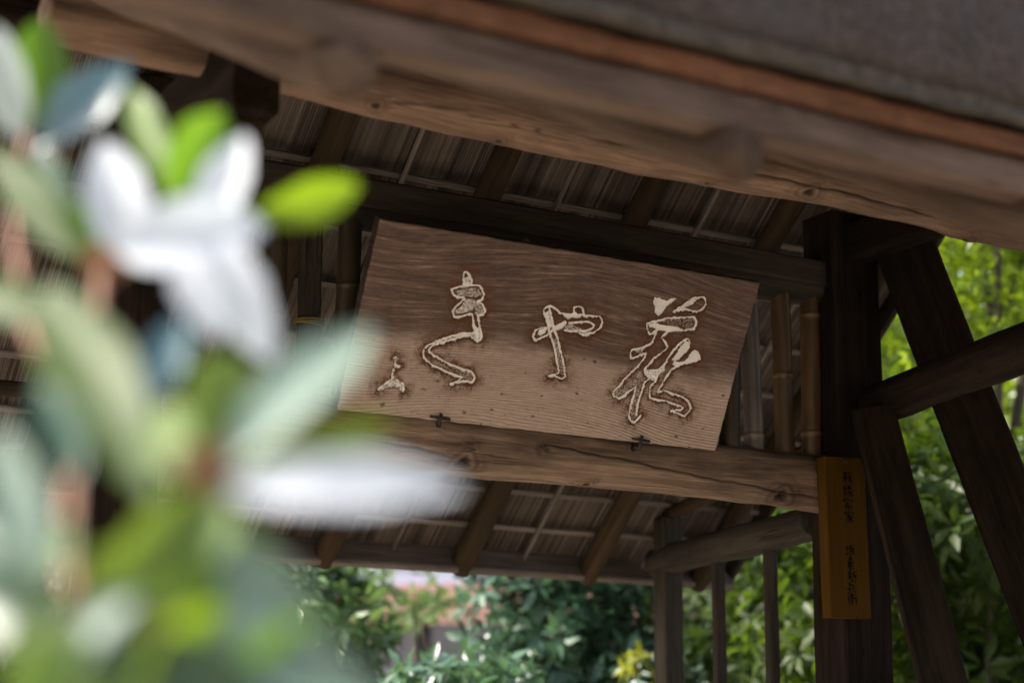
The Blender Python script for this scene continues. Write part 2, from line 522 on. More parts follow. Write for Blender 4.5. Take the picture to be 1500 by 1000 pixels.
f = s.noise(s.obj(), 90, 4)
M['twig'] = s.out(s.ramp(f, [(.3, (.16, .070, .045)), (.7, (.33, .17, .10))]))
s = NT('bark', .9, .15)
f = s.noise(s.obj((1, 1, .3)), 30, 6, .65)
s.bump(f, .01, 1)
M['bark'] = s.out(s.ramp(f, [(.3, (.025, .020, .016)), (.65, (.085, .068, .055))]))
s = NT('pale_bark', .9, .15)
f = s.noise(s.obj((1, 1, .3)), 40, 6, .65)
M['bark_pale'] = s.out(s.ramp(f, [(.3, (.12, .095, .075)), (.65, (.30, .25, .21))]))
s = NT('gravel_earth', .95, .1)
tc = s.n("TexCoord")
f = s.noise(tc.outputs["Object"], 60, 6, .7); b = s.noise(tc.outputs["Object"], .6, 5, .6)
c = s.ramp(f, [(.3, (.24, .20, .155)), (.55, (.42, .37, .30)), (.75, (.55, .50, .43))])
c = s.mix(s.ramp(b, [(.55, (0, 0, 0)), (.75, (.6, .6, .6))]), c, (.14, .13, .07))
s.bump(f, .02, 1)
M['ground'] = s.out(c)
s = NT('house_plaster', .9, .15)
f = s.noise(s.obj(), 3, 5)
M['plaster'] = s.out(s.ramp(f, [(.3, (.28, .31, .42)), (.7, (.34, .37, .48))]))
s = NT('salmon_roof_tile', .75, .2)
f = s.noise(s.obj(), 6, 5)
M['tile'] = s.out(s.ramp(f, [(.3, (.27, .15, .135)), (.7, (.37, .225, .20))]))
s = NT('dark_frame', .6, .3); s.b.inputs["Base Color"].default_value = (.03, .028, .03, 1); M['frame'] = s.m
s = NT('window_glass', .08, .5); s.b.inputs["Base Color"].default_value = (.10, .12, .15, 1); M['glass'] = s.m

# ------------------------------------------------------------------ ground
g = 300.0
n = 41
ax = np.linspace(-1, 1, n); ax = np.sign(ax) * np.abs(ax) ** 2.2 * g
GX, GY = np.meshgrid(ax, ax)
GZ = np.where(np.hypot(GX, GY) > 10, .15 * np.sin(GX * .09) * np.cos(GY * .07) - .1, 0)
V = np.stack([GX, GY, GZ], 2).reshape(-1, 3)
ground = link('ground', mesh('ground', V, grid_faces(n, n)), M['ground'])
tag(ground, kind='structure')

# ------------------------------------------------------------------ the gate
GX0, GX1 = 0.48, 3.78                    # gable ends of the roof
YW = 3.90                                # plane of the gate wall
gate = thing('wooden_gate', 'roofed wooden gate of dark posts and round logs with a thatched roof', 'gate', (2.25, YW, 0))

# posts
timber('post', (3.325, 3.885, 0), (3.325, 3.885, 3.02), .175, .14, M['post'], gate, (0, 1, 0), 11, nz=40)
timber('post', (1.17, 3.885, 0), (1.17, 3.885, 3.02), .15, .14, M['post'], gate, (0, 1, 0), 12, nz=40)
for px in (3.325, 1.17):
    link('base_stone', mesh('base_stone', [(-.16, -.15, 0), (.16, -.15, 0), (.17, .15, 0), (-.15, .16, 0), (-.12, -.12, .09), (.12, -.12, .1), (.12, .12, .09), (-.12, .12, .1)],
         [(0, 1, 5, 4), (1, 2, 6, 5), (2, 3, 7, 6), (3, 0, 4, 7), (4, 5, 6, 7)], False), M['grey'], gate, Matrix.Translation((px, 3.885, -.005)))

# lintel log (knots and drying cracks where the photograph shows them)

lintel_kn = [(.879, -140, .030), (1.27, -109, .016), (1.894, -134, .031), (.33, -120, .018), (1.10, 178, .007), (1.112, 184, .005), (1.09, 189, .005)]
lintel_cr = [[(.50, -168), (.713, -157), (.864, -147)], [(1.07, 176), (1.126, 172.8), (1.38, 188.2), (1.597, 204.8), (1.871, 216), (2.05, 222)], [(.1, -120), (.45, -126)]]
# local frame of the log: z along +X, y along +Z, x along +Y  ->  angle from +Y towards +Z
lintel = link('lintel', log_mesh('lintel', 2.10, .074, .081, 21, nu=150, nz=800, rough=.11, knots=lintel_kn, cracks=lintel_cr, bend=.006),
              M['lintel'], gate, Matrix(((0, 0, 1, 1.16), (1, 0, 0, YW), (0, 1, 0, 2.222), (0, 0, 0, 1))))

# upper beam, with the rough half-round log it is cut from showing underneath
ub = timber('upper_beam', (1.10, YW - .01, 2.838), (3.315, YW - .01, 2.832), .085, .075, M['beam'], gate, (0, 0, 1), 31, nz=60)
link('beam_underside', log_mesh('beam_underside', 2.0, .042, .046, 33, nu=30, nz=120, rough=.12, bend=.004), M['grey'], gate,
     Matrix(((0, 0, 1, 1.25), (1, 0, 0, YW + .005), (0, 1, 0, 2.795), (0, 0, 0, 1))))

# lattice between upper beam and lintel
bars = [(1.335, 'bamboo_dark'), (1.44, 'grey'), (1.543, 'bamboo_dark'), (1.633, 'grey'), (1.731, 'bamboo_dark'), (1.83, 'bamboo_dark'),
        (1.93, 'bamboo_grey'), (2.03, 'bamboo'), (2.13, 'grey'), (2.23, 'bamboo'), (2.33, 'bamboo_dark'), (2.43, 'bamboo'), (2.53, 'grey'),
        (2.63, 'bamboo'), (2.73, 'bamboo_dark'), (2.825, 'bamboo'), (2.915, 'bamboo_dark'), (3.000, 'bamboo_grey'), (3.113, 'bamboo'), (3.208, 'bamboo')]
node_at = {3.000: (.05, .44), 3.113: (.235,), 3.208: (.075, .425), 1.731: (.31, .02), 1.543: (.21,), 2.915: (.28,)}
for k, (bx, mt) in enumerate(bars):
    if mt == 'grey':
        ob = timber('lattice_bar', (bx, YW, 2.285), (bx, YW, 2.80), .055, .03, M['grey'], gate, (0, 1, 0), 50 + k)
    else:
        nd = node_at.get(bx, (random.uniform(.03, .2), random.uniform(.28, .45)))
        ob = link('lattice_bar', bamboo_mesh('lattice_bar', .515, .0285 + .0015 * math.sin(k * 2.1), nd, k, split=bx in (3.0, 3.113, 2.03, 2.53)),
                  M[mt], gate, Matrix.Translation((bx, YW, 2.285)) @ Matrix.Rotation(R(1.2 * math.sin(k * 1.7)), 4, 'Y'))
# cord tied round one bar
th = np.linspace(0, 2 * np.pi, 24, endpoint=False); ph = np.linspace(0, 2 * np.pi, 6, endpoint=False)
V = []; F = []
for ring in range(3):
    o0 = len(V)
    for a in th:
        for p in ph:
            rr = .036 + .0022 * math.cos(p)
            V.append((rr * math.cos(a) * 1.05, rr * math.sin(a) * .72, ring * .0042 + .0022 * math.sin(p) + .003 * math.sin(a + ring)))
    for i in range(24):
        for j in range(6):
            F.append((o0 + i * 6 + j, o0 + ((i + 1) % 24) * 6 + j, o0 + ((i + 1) % 24) * 6 + (j + 1) % 6, o0 + i * 6 + (j + 1) % 6))
link('binding_cord', mesh('binding_cord', V, F), M['cord'], gate, Matrix.Translation((1.633, YW, 2.487)))

# bracket arms on the posts and the front purlin log they carry
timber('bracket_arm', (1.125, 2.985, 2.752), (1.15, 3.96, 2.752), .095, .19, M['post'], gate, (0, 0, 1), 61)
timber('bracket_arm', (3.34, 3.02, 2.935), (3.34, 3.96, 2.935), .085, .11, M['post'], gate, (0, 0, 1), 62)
timber('hanging_strut', (1.125, 3.075, 2.70), (1.13, 3.085, 2.47), .085, .07, M['rafter'], gate, (0, 1, 0), 63)
log_kn = [(1.872, -124, .024), (2.416, -80, .026), (1.017, -96, .014), (1.595, -84, .012), (.70, -120, .016)]
link('front_purlin', log_mesh('front_purlin', 3.02, .060, .068, 71, nu=120, nz=700, rough=.13, knots=log_kn, cracks=[[(1.2, -150), (1.9, -140), (2.3, -128)]], bend=.008),
     M['log'], gate, Matrix(((0, 0, 1, .765), (1, 0, 0, 3.2), (-.012, 1, 0, 2.855), (0, 0, 0, 1))))
log('ridge_purlin', (GX0 + .05, 3.80, 3.10), (GX1 - .05, 3.80, 3.10), .065, M['post'], gate, 72)
log('back_purlin', (GX0 + .1, 4.62, 2.385), (3.33, 4.62, 2.385), .022, M['rafter'], gate, 73)

# --- roof slopes
def slope(name, p_top, p_eave, rafter_x, rr, batten_s, rod_x, dark=False, seed=1, extend=.03):
    """reed ceiling between p_top and p_eave (y, z), rafters below it, battens between"""
    t = Vector((0, p_top[0], p_top[1])); e = Vector((0, p_eave[0], p_eave[1]))
    d = (e - t); L = d.length; d.normalize()
    nrm = Vector((1, 0, 0)).cross(d)
    if nrm.z < 0: nrm = -nrm                                  # up and out of the roof
    # local frame: x along X, y down the slope, z = normal
    xa = Vector((1, 0, 0)); za = nrm; ya = za.cross(xa)
    sgn = 1 if ya.dot(d) > 0 else -1
    W_ = GX1 - GX0
    nreed = int(W_ / .0085); per = 6
    nu = nreed * per + 1; nv = 12
    g_ = np.random.default_rng(seed)
    off = g_.normal(0, .0012, nreed + 1) + np.repeat(g_.normal(0, .0016, nreed // 5 + 2), 5)[:nreed + 1]; tone = np.clip(g_.normal(.45, .13, nreed + 1) - .35 * (g_.random(nreed + 1) < .06), 0, 1)
    tone = np.clip(tone + np.repeat(g_.normal(0, .13, nreed // 5 + 2), 5)[:nreed + 1], 0, 1)
    gap = g_.random(nreed + 1) < .03; tone[gap] = 0; off[gap] += .004
    ang = g_.normal(0, .0015, nreed + 1)
    i = np.arange(nu); rid = np.minimum(i // per, nreed - 1); fr = (i % per) / per
    prof = -np.sin(np.pi * fr) * .0035
    ys = np.linspace(0, L, nv)
    XX = i[None] / per * (W_ / nreed) + (ang[rid][None] * (ys[:, None] - L / 2)) * .35
    ZZ = prof[None] + off[rid][None] + 0 * ys[:, None]
    YY = sgn * np.repeat(ys[:, None], nu, 1)
    V = np.stack([XX, YY, ZZ], 2).reshape(-1, 3)
    F = grid_faces(nu, nv)
    mat4 = Matrix((xa, ya, za)).transposed().to_4x4(); mat4.translation = Vector((GX0, t.y, t.z)) + nrm * (rr + .034)
    reed = link(name, mesh(name, V, F, True, {'tone': np.tile(tone[rid], nv)}), M['reed'], gate, mat4)
    # rafters
    rl = L + extend
    rm = log_mesh('rafter', rl, rr, rr * 1.02, seed + 5, nu=24, nz=60, rough=.05, bend=.004)
    for k, x in enumerate(rafter_x):
        Mx = axis_matrix((x, t.y, t.z), (x, t.y + d.y, t.z + d.z), nrm) @ Matrix.Rotation(k * 1.3, 4, 'Z')
        link('rafter', rm, M['rafter_front'] if dark else M['rafter'], reed, Mx)
    # battens lie on the rafters
    bm_ = timber_mesh('batten', W_ - .02, .020, .010, seed + 9, bev=.002, nz=60, wob=.0012)
    for k, q in enumerate(batten_s):
        p = Vector((GX0 + .01, t.y, t.z)) + d * q + nrm * (rr + .012)
        link('batten', bm_, M['batten'], reed, axis_matrix(p, p + Vector((1, 0, 0)), nrm))
    # thin bamboo rods between the rafters, in front of the battens
    rdm = bamboo_mesh('ceiling_rod', L - .02, .0075, tuple(np.arange(.12, L - .1, .23)), 3)
    for k, x in enumerate(rod_x):
        p = Vector((x, t.y, t.z)) + nrm * (rr - .002)
        link('ceiling_rod', rdm, M['batten'], reed, axis_matrix(p, p + d, nrm))
    return reed, d, nrm


rp = math.tan(R(41.4))
def zb(y): return 3.075 - rp * (y - 3.90)
back, bd, bn = slope('back_ceiling', (3.80, zb(3.80)), (5.075, zb(5.075)), [.735, 1.225, 1.715, 2.205, 2.692, 3.178, 3.64], .037,
                     [.115, .15, .335, .37, .53, .715, .90, 1.085, 1.27, 1.40, 1.555], [.98, 1.47, 1.963, 2.448, 2.935, 3.41], seed=101, extend=.012)
rf = .494
def zf(y): return 2.330 + rf * (y - 1.949)
front, fd, fn = slope('front_ceiling', (3.78, zf(3.78)), (1.962, zf(1.962)), [.848, 1.474, 2.10, 2.726, 3.352], .0385,
                      [.15, .42, .69, .96, 1.23, 1.50, 1.76], [1.16, 1.79, 2.41], seed=131, extend=.04, dark=True)

# eave build-up at the front: board, orange bark layer, mossy lip, cut thatch
def eave_strip(name, y0, y1, z0, z1, mat, nx=160, seed=1, amp=.003, zs=.0, parent=gate, nyz=6):
    """bar along X with a slightly uneven face; cross-section y0..y1 x z0..z1, back leaning up with slope zs"""
    per = []
    for k in range(nyz): per.append((y0, z0 + (z1 - z0) * k / nyz))
    for k in range(3): per.append((y0 + (y1 - y0) * k / 3, z1 + zs * (y1 - y0) * k / 3))
    for k in range(nyz): per.append((y1, z1 + zs * (y1 - y0) - (z1 - z0) * k / nyz))
    for k in range(3): per.append((y1 + (y0 - y1) * k / 3, z0 + zs * (y1 - y0) * (1 - k / 3)))
    per = np.array(per); nu = len(per)
    xs = np.linspace(GX0 - .04, GX1 + .04, nx)
    nzz = smooth_noise2(nu, nx, 5, 30, seed) - .5 + (smooth_noise2(nu, nx, nu - 1, nx - 2, seed + 1) - .5) * .6
    V = np.zeros((nx, nu, 3)); V[:, :, 0] = xs[:, None]; V[:, :, 1] = per[None, :, 0] + nzz * amp * 2
    V[:, :, 2] = per[None, :, 1] + (smooth_noise2(nu, nx, 4, 40, seed + 2) - .5) * amp
    # gentle sag
    V[:, :, 2] += -.006 * np.sin((xs - GX0) / (GX1 - GX0) * np.pi)[:, None]
    F = grid_faces(nu, nx, True)[:, ::-1].tolist()
    F.append(list(range(nu))); F.append([(nx - 1) * nu + k for k in range(nu)][::-1])
    me = mesh(name, V.reshape(-1, 3) - np.array([GX0, y0, z0]), F, True)
    # texture frame: long axis stays local x
    return link(name, me, mat, parent, Matrix.Translation((GX0, y0, z0)))

wl = wood('eave_board_wood_long', (.056, .035, .025), (.130, .086, .063), (.032, .021, .015), .6)
for nd in wl.node_tree.nodes:                      # this board runs along local x
    if nd.type == 'MAPPING':
        sc = nd.inputs["Scale"].default_value; nd.inputs["Scale"].default_value = (sc[2], sc[1], sc[0])
M['fascia'] = wl
eave_strip('eave_board', 1.931, 1.982, 2.3665, 2.4225, M['fascia'], seed=201, amp=.002)
eave_strip('bark_layer', 1.914, 2.06, 2.4250, 2.459, M['bark_layer'], seed=204, amp=.004, zs=.25)
eave_strip('mossy_lip', 1.880, 2.08, 2.461, 2.487, M['moss'], seed=207, amp=.006, zs=.3)
# thatch: thick wedge over both slopes, cut plumb at the front eave
def thatch():
    prof = [(1.892, 2.475), (1.885, 2.53), (1.887, 2.61), (1.91, 2.71), (1.97, 2.79), (2.5, 3.07), (3.1, 3.38), (3.55, 3.62), (3.72, 3.69), (3.86, 3.68),
            (4.2, 3.42), (4.7, 2.97), (5.12, 2.52), (5.21, 2.36), (5.17, 2.22), (5.10, 2.15), (4.6, 2.60), (4.2, 2.955), (3.95, 3.175), (3.80, 3.305), (3.7, 3.365),
            (3.3, 3.145), (2.8, 2.90), (2.12, 2.555)]
    P = []
    for k in range(len(prof)):
        a = np.array(prof[k]); b_ = np.array(prof[(k + 1) % len(prof)]); m_ = max(1, int(np.linalg.norm(b_ - a) / .035))
        for q in range(m_): P.append(a + (b_ - a) * q / m_)
    P = np.array(P); nu = len(P); nx = 150
    ctr = np.array([3.7, 3.0])
    xs = np.linspace(GX0 - .10, GX1 + .06, nx)
    nz1 = smooth_noise2(nu, nx, 40, 40, 301) - .5; nz2 = smooth_noise2(nu, nx, nu - 1, nx - 2, 302) - .5
    out_ = np.roll(P, -1, 0) - np.roll(P, 1, 0); out_ = np.stack([-out_[:, 1], out_[:, 0]], 1)
    out_ /= np.linalg.norm(out_, axis=1)[:, None] + 1e-9
    dsp = nz1 * .03 + nz2 * .018
    under = (P[:, 1] < np.interp(P[:, 0], [1.8, 3.7, 5.2], [2.47, 3.40, 2.16]) ) | False
    dsp[:, under] *= .1
    V = np.zeros((nx, nu, 3)); V[:, :, 0] = xs[:, None]
    V[:, :, 1] = P[None, :, 0] + out_[None, :, 0] * dsp; V[:, :, 2] = P[None, :, 1] + out_[None, :, 1] * dsp
    F = grid_faces(nu, nx, True).tolist()
    F.append(list(range(nu))[::-1]); F.append([(nx - 1) * nu + k for k in range(nu)])
    return link('thatch', mesh('thatch', V.reshape(-1, 3) - np.array([2, 3.5, 3]), F, True), M['thatch'], gate, Matrix.Translation((2, 3.5, 3)))
thatch()
# back eave board and gable boards
timber('back_eave_board', (GX0, 5.085, zb(5.085) + .032), (GX1, 5.085, zb(5.085) + .032), .03, .105, M['batten'], gate, bn, 81, nz=60)
for gx in (GX0 - .012, GX1 + .012):
    a = Vector((gx, 3.80, zb(3.80))) + bn * .045; b_ = Vector((gx, 5.09, zb(5.09))) + bn * .045
    timber('gable_board', a, b_, .022, .075, M['grey'], gate, bn, 83)
    a = Vector((gx, 3.78, zf(3.78))) + fn * .05; b_ = Vector((gx, 2.0, zf(2.0))) + fn * .05
    timber('gable_board', a, b_, .022, .075, M['grey'], gate, fn, 84)

# right-hand side: tie logs, leaning braces, side rail and its posts
log('tie_log', (3.395, 3.86, 2.452), (2.86, 2.52, 2.380), .060, M['post'], gate, 91, r1=.056, nz=120, rough=.06, bend=.006)
timber('brace', (3.46, 3.815, 3.06), (3.709, 2.723, 0), .172, .172, M['post'], gate, (1, -1.2, 0), 92, nz=60)
a = Vector((3.270, 3.70, 2.385)); b_ = Vector((3.145, 3.34, 1.64)); dd = (b_ - a) / (a.z - b_.z)
timber('brace', a, a + dd * a.z, .118, .118, M['post'], gate, (1, -1, 0), 93, nz=60)
for (sx, sy, r_) in ((2.93, 2.56, .06),):
    log('front_support_post', (sx, sy, 0), (sx, sy, 2.36), r_, M['post'], gate, 94)
log('side_rail', (3.262, 3.95, 2.118), (3.425, 5.0, 2.085), .050, M['grey'], gate, 95, rough=.06, bend=.004)
timber('corner_post', (3.425, 4.92, 0), (3.410, 4.92, 2.235), .075, .075, M['grey'], gate, (0, 1, 0), 96, nz=40)
timber('side_post', (3.365, 4.56, 0), (3.358, 4.56, 2.09), .036, .036, M['grey'], gate, (0, 1, 0), 97)
timber('side_post', (3.305, 4.22, 0), (3.298, 4.22, 2.10), .036, .036, M['grey'], gate, (0, 1, 0), 98)
log('side_beam', (3.28, 3.95, 2.335), (3.42, 4.95, 2.245), .024, M['rafter'], gate, 99)

# ------------------------------------------------------------------ the carved signboard (millimetres from its lower left corner)
CHARS = [
  ([[[878,362],[902,382],[924,403],[942,409],[961,413],[971,398],[966,381],[953,373],[934,371],[913,375],[900,368],[878,362]],[[808,321],[829,329],[868,343],[905,349],[945,356],[957,346],[958,327],[930,318]],[[808,321],[811,308],[824,293],[837,302],[847,313]],[[844,309],[840,292],[836,270],[821,261],[805,252],[783,247],[781,236],[786,223],[801,229],[814,236],[827,241],[826,228],[809,200],[789,175],[773,149],[759,127],[763,116],[779,112],[794,121],[806,136],[819,144],[822,149],[823,124],[822,98],[824,69],[832,57],[846,53],[854,63],[859,73]],[[846,74],[842,109],[845,138],[845,162],[854,173]],[[883,308],[877,307],[863,289],[879,278],[888,264],[875,249],[857,234],[846,214],[836,199],[847,182],[863,178],[878,179],[879,168],[869,159],[868,140],[875,124],[890,122],[926,120],[963,114],[985,109],[982,103],[953,96],[975,91],[996,85],[1008,98],[1011,110],[997,128],[976,137],[941,143],[916,148],[893,143],[906,179],[921,211],[957,229],[999,245],[986,264],[974,267],[963,254]],[[851,197],[879,204],[895,223],[899,239],[913,265],[927,284],[943,296],[954,285],[952,268],[936,247],[923,234],[920,222]]],
   [(1.0,[[810,392],[827,393],[848,389],[859,395],[878,398],[867,388],[854,377],[846,359],[837,345],[822,353],[815,368],[809,382]]),(0.95,[[879,364],[924,402],[939,405],[930,389],[914,380],[895,368]]),(1.0,[[810,321],[830,325],[874,324],[914,321],[932,318],[910,313],[883,308],[848,309],[830,313],[817,311]]),(0.95,[[918,249],[925,270],[939,289],[951,287],[954,270],[937,245],[923,232],[910,232]]),(0.9,[[967,256],[979,267],[993,257],[999,245],[957,229],[929,214],[918,222],[924,230],[949,233]]),(0.75,[[836,203],[855,198],[879,204],[895,223],[897,202],[881,184],[881,170],[858,173],[842,183]]),(0.45,[[804,180],[821,196],[838,182],[821,167],[824,151],[810,147]]),(0.35,[[816,329],[868,343],[945,356],[957,346],[958,327],[930,318],[874,324]]),(0.4,[[773,149],[759,127],[763,116],[779,112],[794,121],[806,136],[795,153]]),(0.4,[[825,147],[845,138],[846,74],[845,56],[827,64],[823,117]]),(0.6,[[794,252],[820,259],[812,241],[795,241]])]),
  ([[[496,313],[506,298],[520,274],[535,250],[554,220],[571,184],[582,159],[557,149]],[[509,324],[525,296],[540,270],[557,246],[574,213],[592,181],[603,154],[596,144],[578,149],[557,148]],[[496,313],[499,323],[513,328],[530,323],[546,314],[568,312],[588,314],[606,318]],[[584,320],[580,334],[595,338],[607,333],[615,317],[640,319],[662,319],[674,306],[670,289],[653,276],[628,267],[600,272],[568,271]],[[578,292],[604,297],[631,303],[652,296],[647,286],[626,276],[599,275]],[[525,275],[503,270],[487,262],[483,246],[494,235],[510,245],[530,259],[537,272],[564,295]]],
   [(1,[[546,315],[577,316],[586,323],[606,317],[605,312],[580,307],[571,301],[556,307]]),(1,[[533,276],[564,296],[570,293],[557,274],[543,267]]),(0.95,[[493,250],[497,264],[519,271],[514,259],[504,249]]),(0.8,[[501,312],[513,320],[527,292],[537,276],[520,275]]),(0.5,[[562,284],[583,294],[601,287],[624,281],[650,286],[628,269],[600,273],[568,273]]),(0.4,[[535,250],[557,246],[603,154],[582,159],[554,220]])]),
  ([[[260,347],[252,363],[251,381],[264,378],[275,365],[279,354]],[[228,333],[246,342],[266,348],[296,353],[310,346],[319,330],[316,318],[306,311],[321,307],[332,293],[331,282],[317,279]],[[228,333],[238,319],[253,316],[268,316],[257,299],[246,282],[252,267],[271,269],[284,275],[298,279],[307,263],[315,242],[322,230]],[[315,279],[325,257],[336,231],[341,220]],[[316,249],[323,232],[328,218]],[[327,254],[340,225],[335,213],[323,215],[311,223],[292,224],[274,213],[256,206],[236,197],[217,190],[206,179],[209,170],[224,163],[247,154],[267,147],[294,141],[312,137],[332,135],[344,126],[348,116],[340,106],[318,108],[302,101],[288,98]],[[321,232],[292,229],[275,223],[251,214],[225,201],[204,189],[192,175],[193,163],[202,150],[226,138],[251,131],[277,124],[296,119],[310,117],[309,111],[298,101]]],
   [(0.6,[[268,314],[288,318],[304,313],[298,289],[282,283],[256,274],[251,283],[266,298]]),(0.5,[[236,332],[267,342],[299,349],[312,333],[298,322],[252,319]]),(0.75,[[260,347],[254,364],[266,373],[275,365],[279,352]]),(0.5,[[301,309],[321,303],[331,283],[304,282]]),(0.85,[[313,238],[327,250],[338,225],[333,215],[323,216],[312,229]]),(0.55,[[277,230],[316,236],[315,224],[290,223],[239,199],[211,190],[229,203]]),(0.4,[[267,147],[332,135],[344,126],[340,106],[318,109],[305,120]])]),
  ([[[119,145],[128,143],[125,133],[125,125],[137,126]],[[124,116],[124,100],[126,90]],[[96,63],[105,69],[114,80],[126,91],[142,88],[155,81],[162,66]],[[114,75],[129,83],[147,78]]],
   [(0.7,[[118,144],[128,145],[129,131],[139,127],[124,123]]),(0.7,[[93,61],[109,76],[123,91],[138,90],[158,80],[165,65],[156,64],[136,73],[122,71],[101,59]])]),
]
SPOTS = [[679, 203, 5], [642, 204, 4], [872, 2, 0], [245, 102, 5], [432, 89, 3], [414, 45, 3], [550, 96, 3], [649, 113, 3], [340, 28, 4], [701, 38, 3], [930, 99, 3], [985, 28, 4], [1037, 4, 3], [535, 40, 3], [395, 3, 2], [834, 165, 3], [213, 77, 6], [114, 26, 6], [1103, 157, 3], [1065, 59, 3], [472, 124, 2], [262, 145, 2], [181, 56, 3]]
BW, BH, BT = 1.125, .476, .032
tb = R(26.5)
board_m = Matrix(((1, 0, 0, 1.683), (0, -math.sin(tb), -math.cos(tb), 3.82), (0, math.cos(tb), -math.sin(tb), 2.264), (0, 0, 0, 1)))


def catmull(pts, k=5):
    P = np.array(pts, float); P = np.vstack([2 * P[0] - P[1], P, 2 * P[-1] - P[-2]])
    out_ = []
    for i in range(1, len(P) - 2):
        for t_ in np.linspace(0, 1, k, endpoint=False):
            a, b_, c_, d_ = P[i - 1], P[i], P[i + 1], P[i + 2]
            out_.append(.5 * (2 * b_ + (c_ - a) * t_ + (2 * a - 5 * b_ + 4 * c_ - d_) * t_ ** 2 + (3 * b_ - a - 3 * c_ + d_) * t_ ** 3) * .5 + .5 * (b_ + (c_ - b_) * t_))
    out_.append(P[-2])
    return np.array(out_)


def seg_dist(X, Y, poly):
    d = np.full(X.shape, 1e9)
    for (x0, y0), (x1, y1) in zip(poly[:-1], poly[1:]):
        dx, dy = x1 - x0, y1 - y0
        t_ = np.clip(((X - x0) * dx + (Y - y0) * dy) / (dx * dx + dy * dy + 1e-9), 0, 1)
        d = np.minimum(d, np.hypot(X - x0 - t_ * dx, Y - y0 - t_ * dy))
    return d


def inside(X, Y, poly):
    c_ = np.zeros(X.shape, bool); n_ = len(poly)
    for i in range(n_):
        x0, y0 = poly[i]; x1, y1 = poly[(i + 1) % n_]
        cond = ((y0 > Y) != (y1 > Y)) & (X < (x1 - x0) * (Y - y0) / (y1 - y0 + 1e-12) + x0)
        c_ ^= cond
    return c_


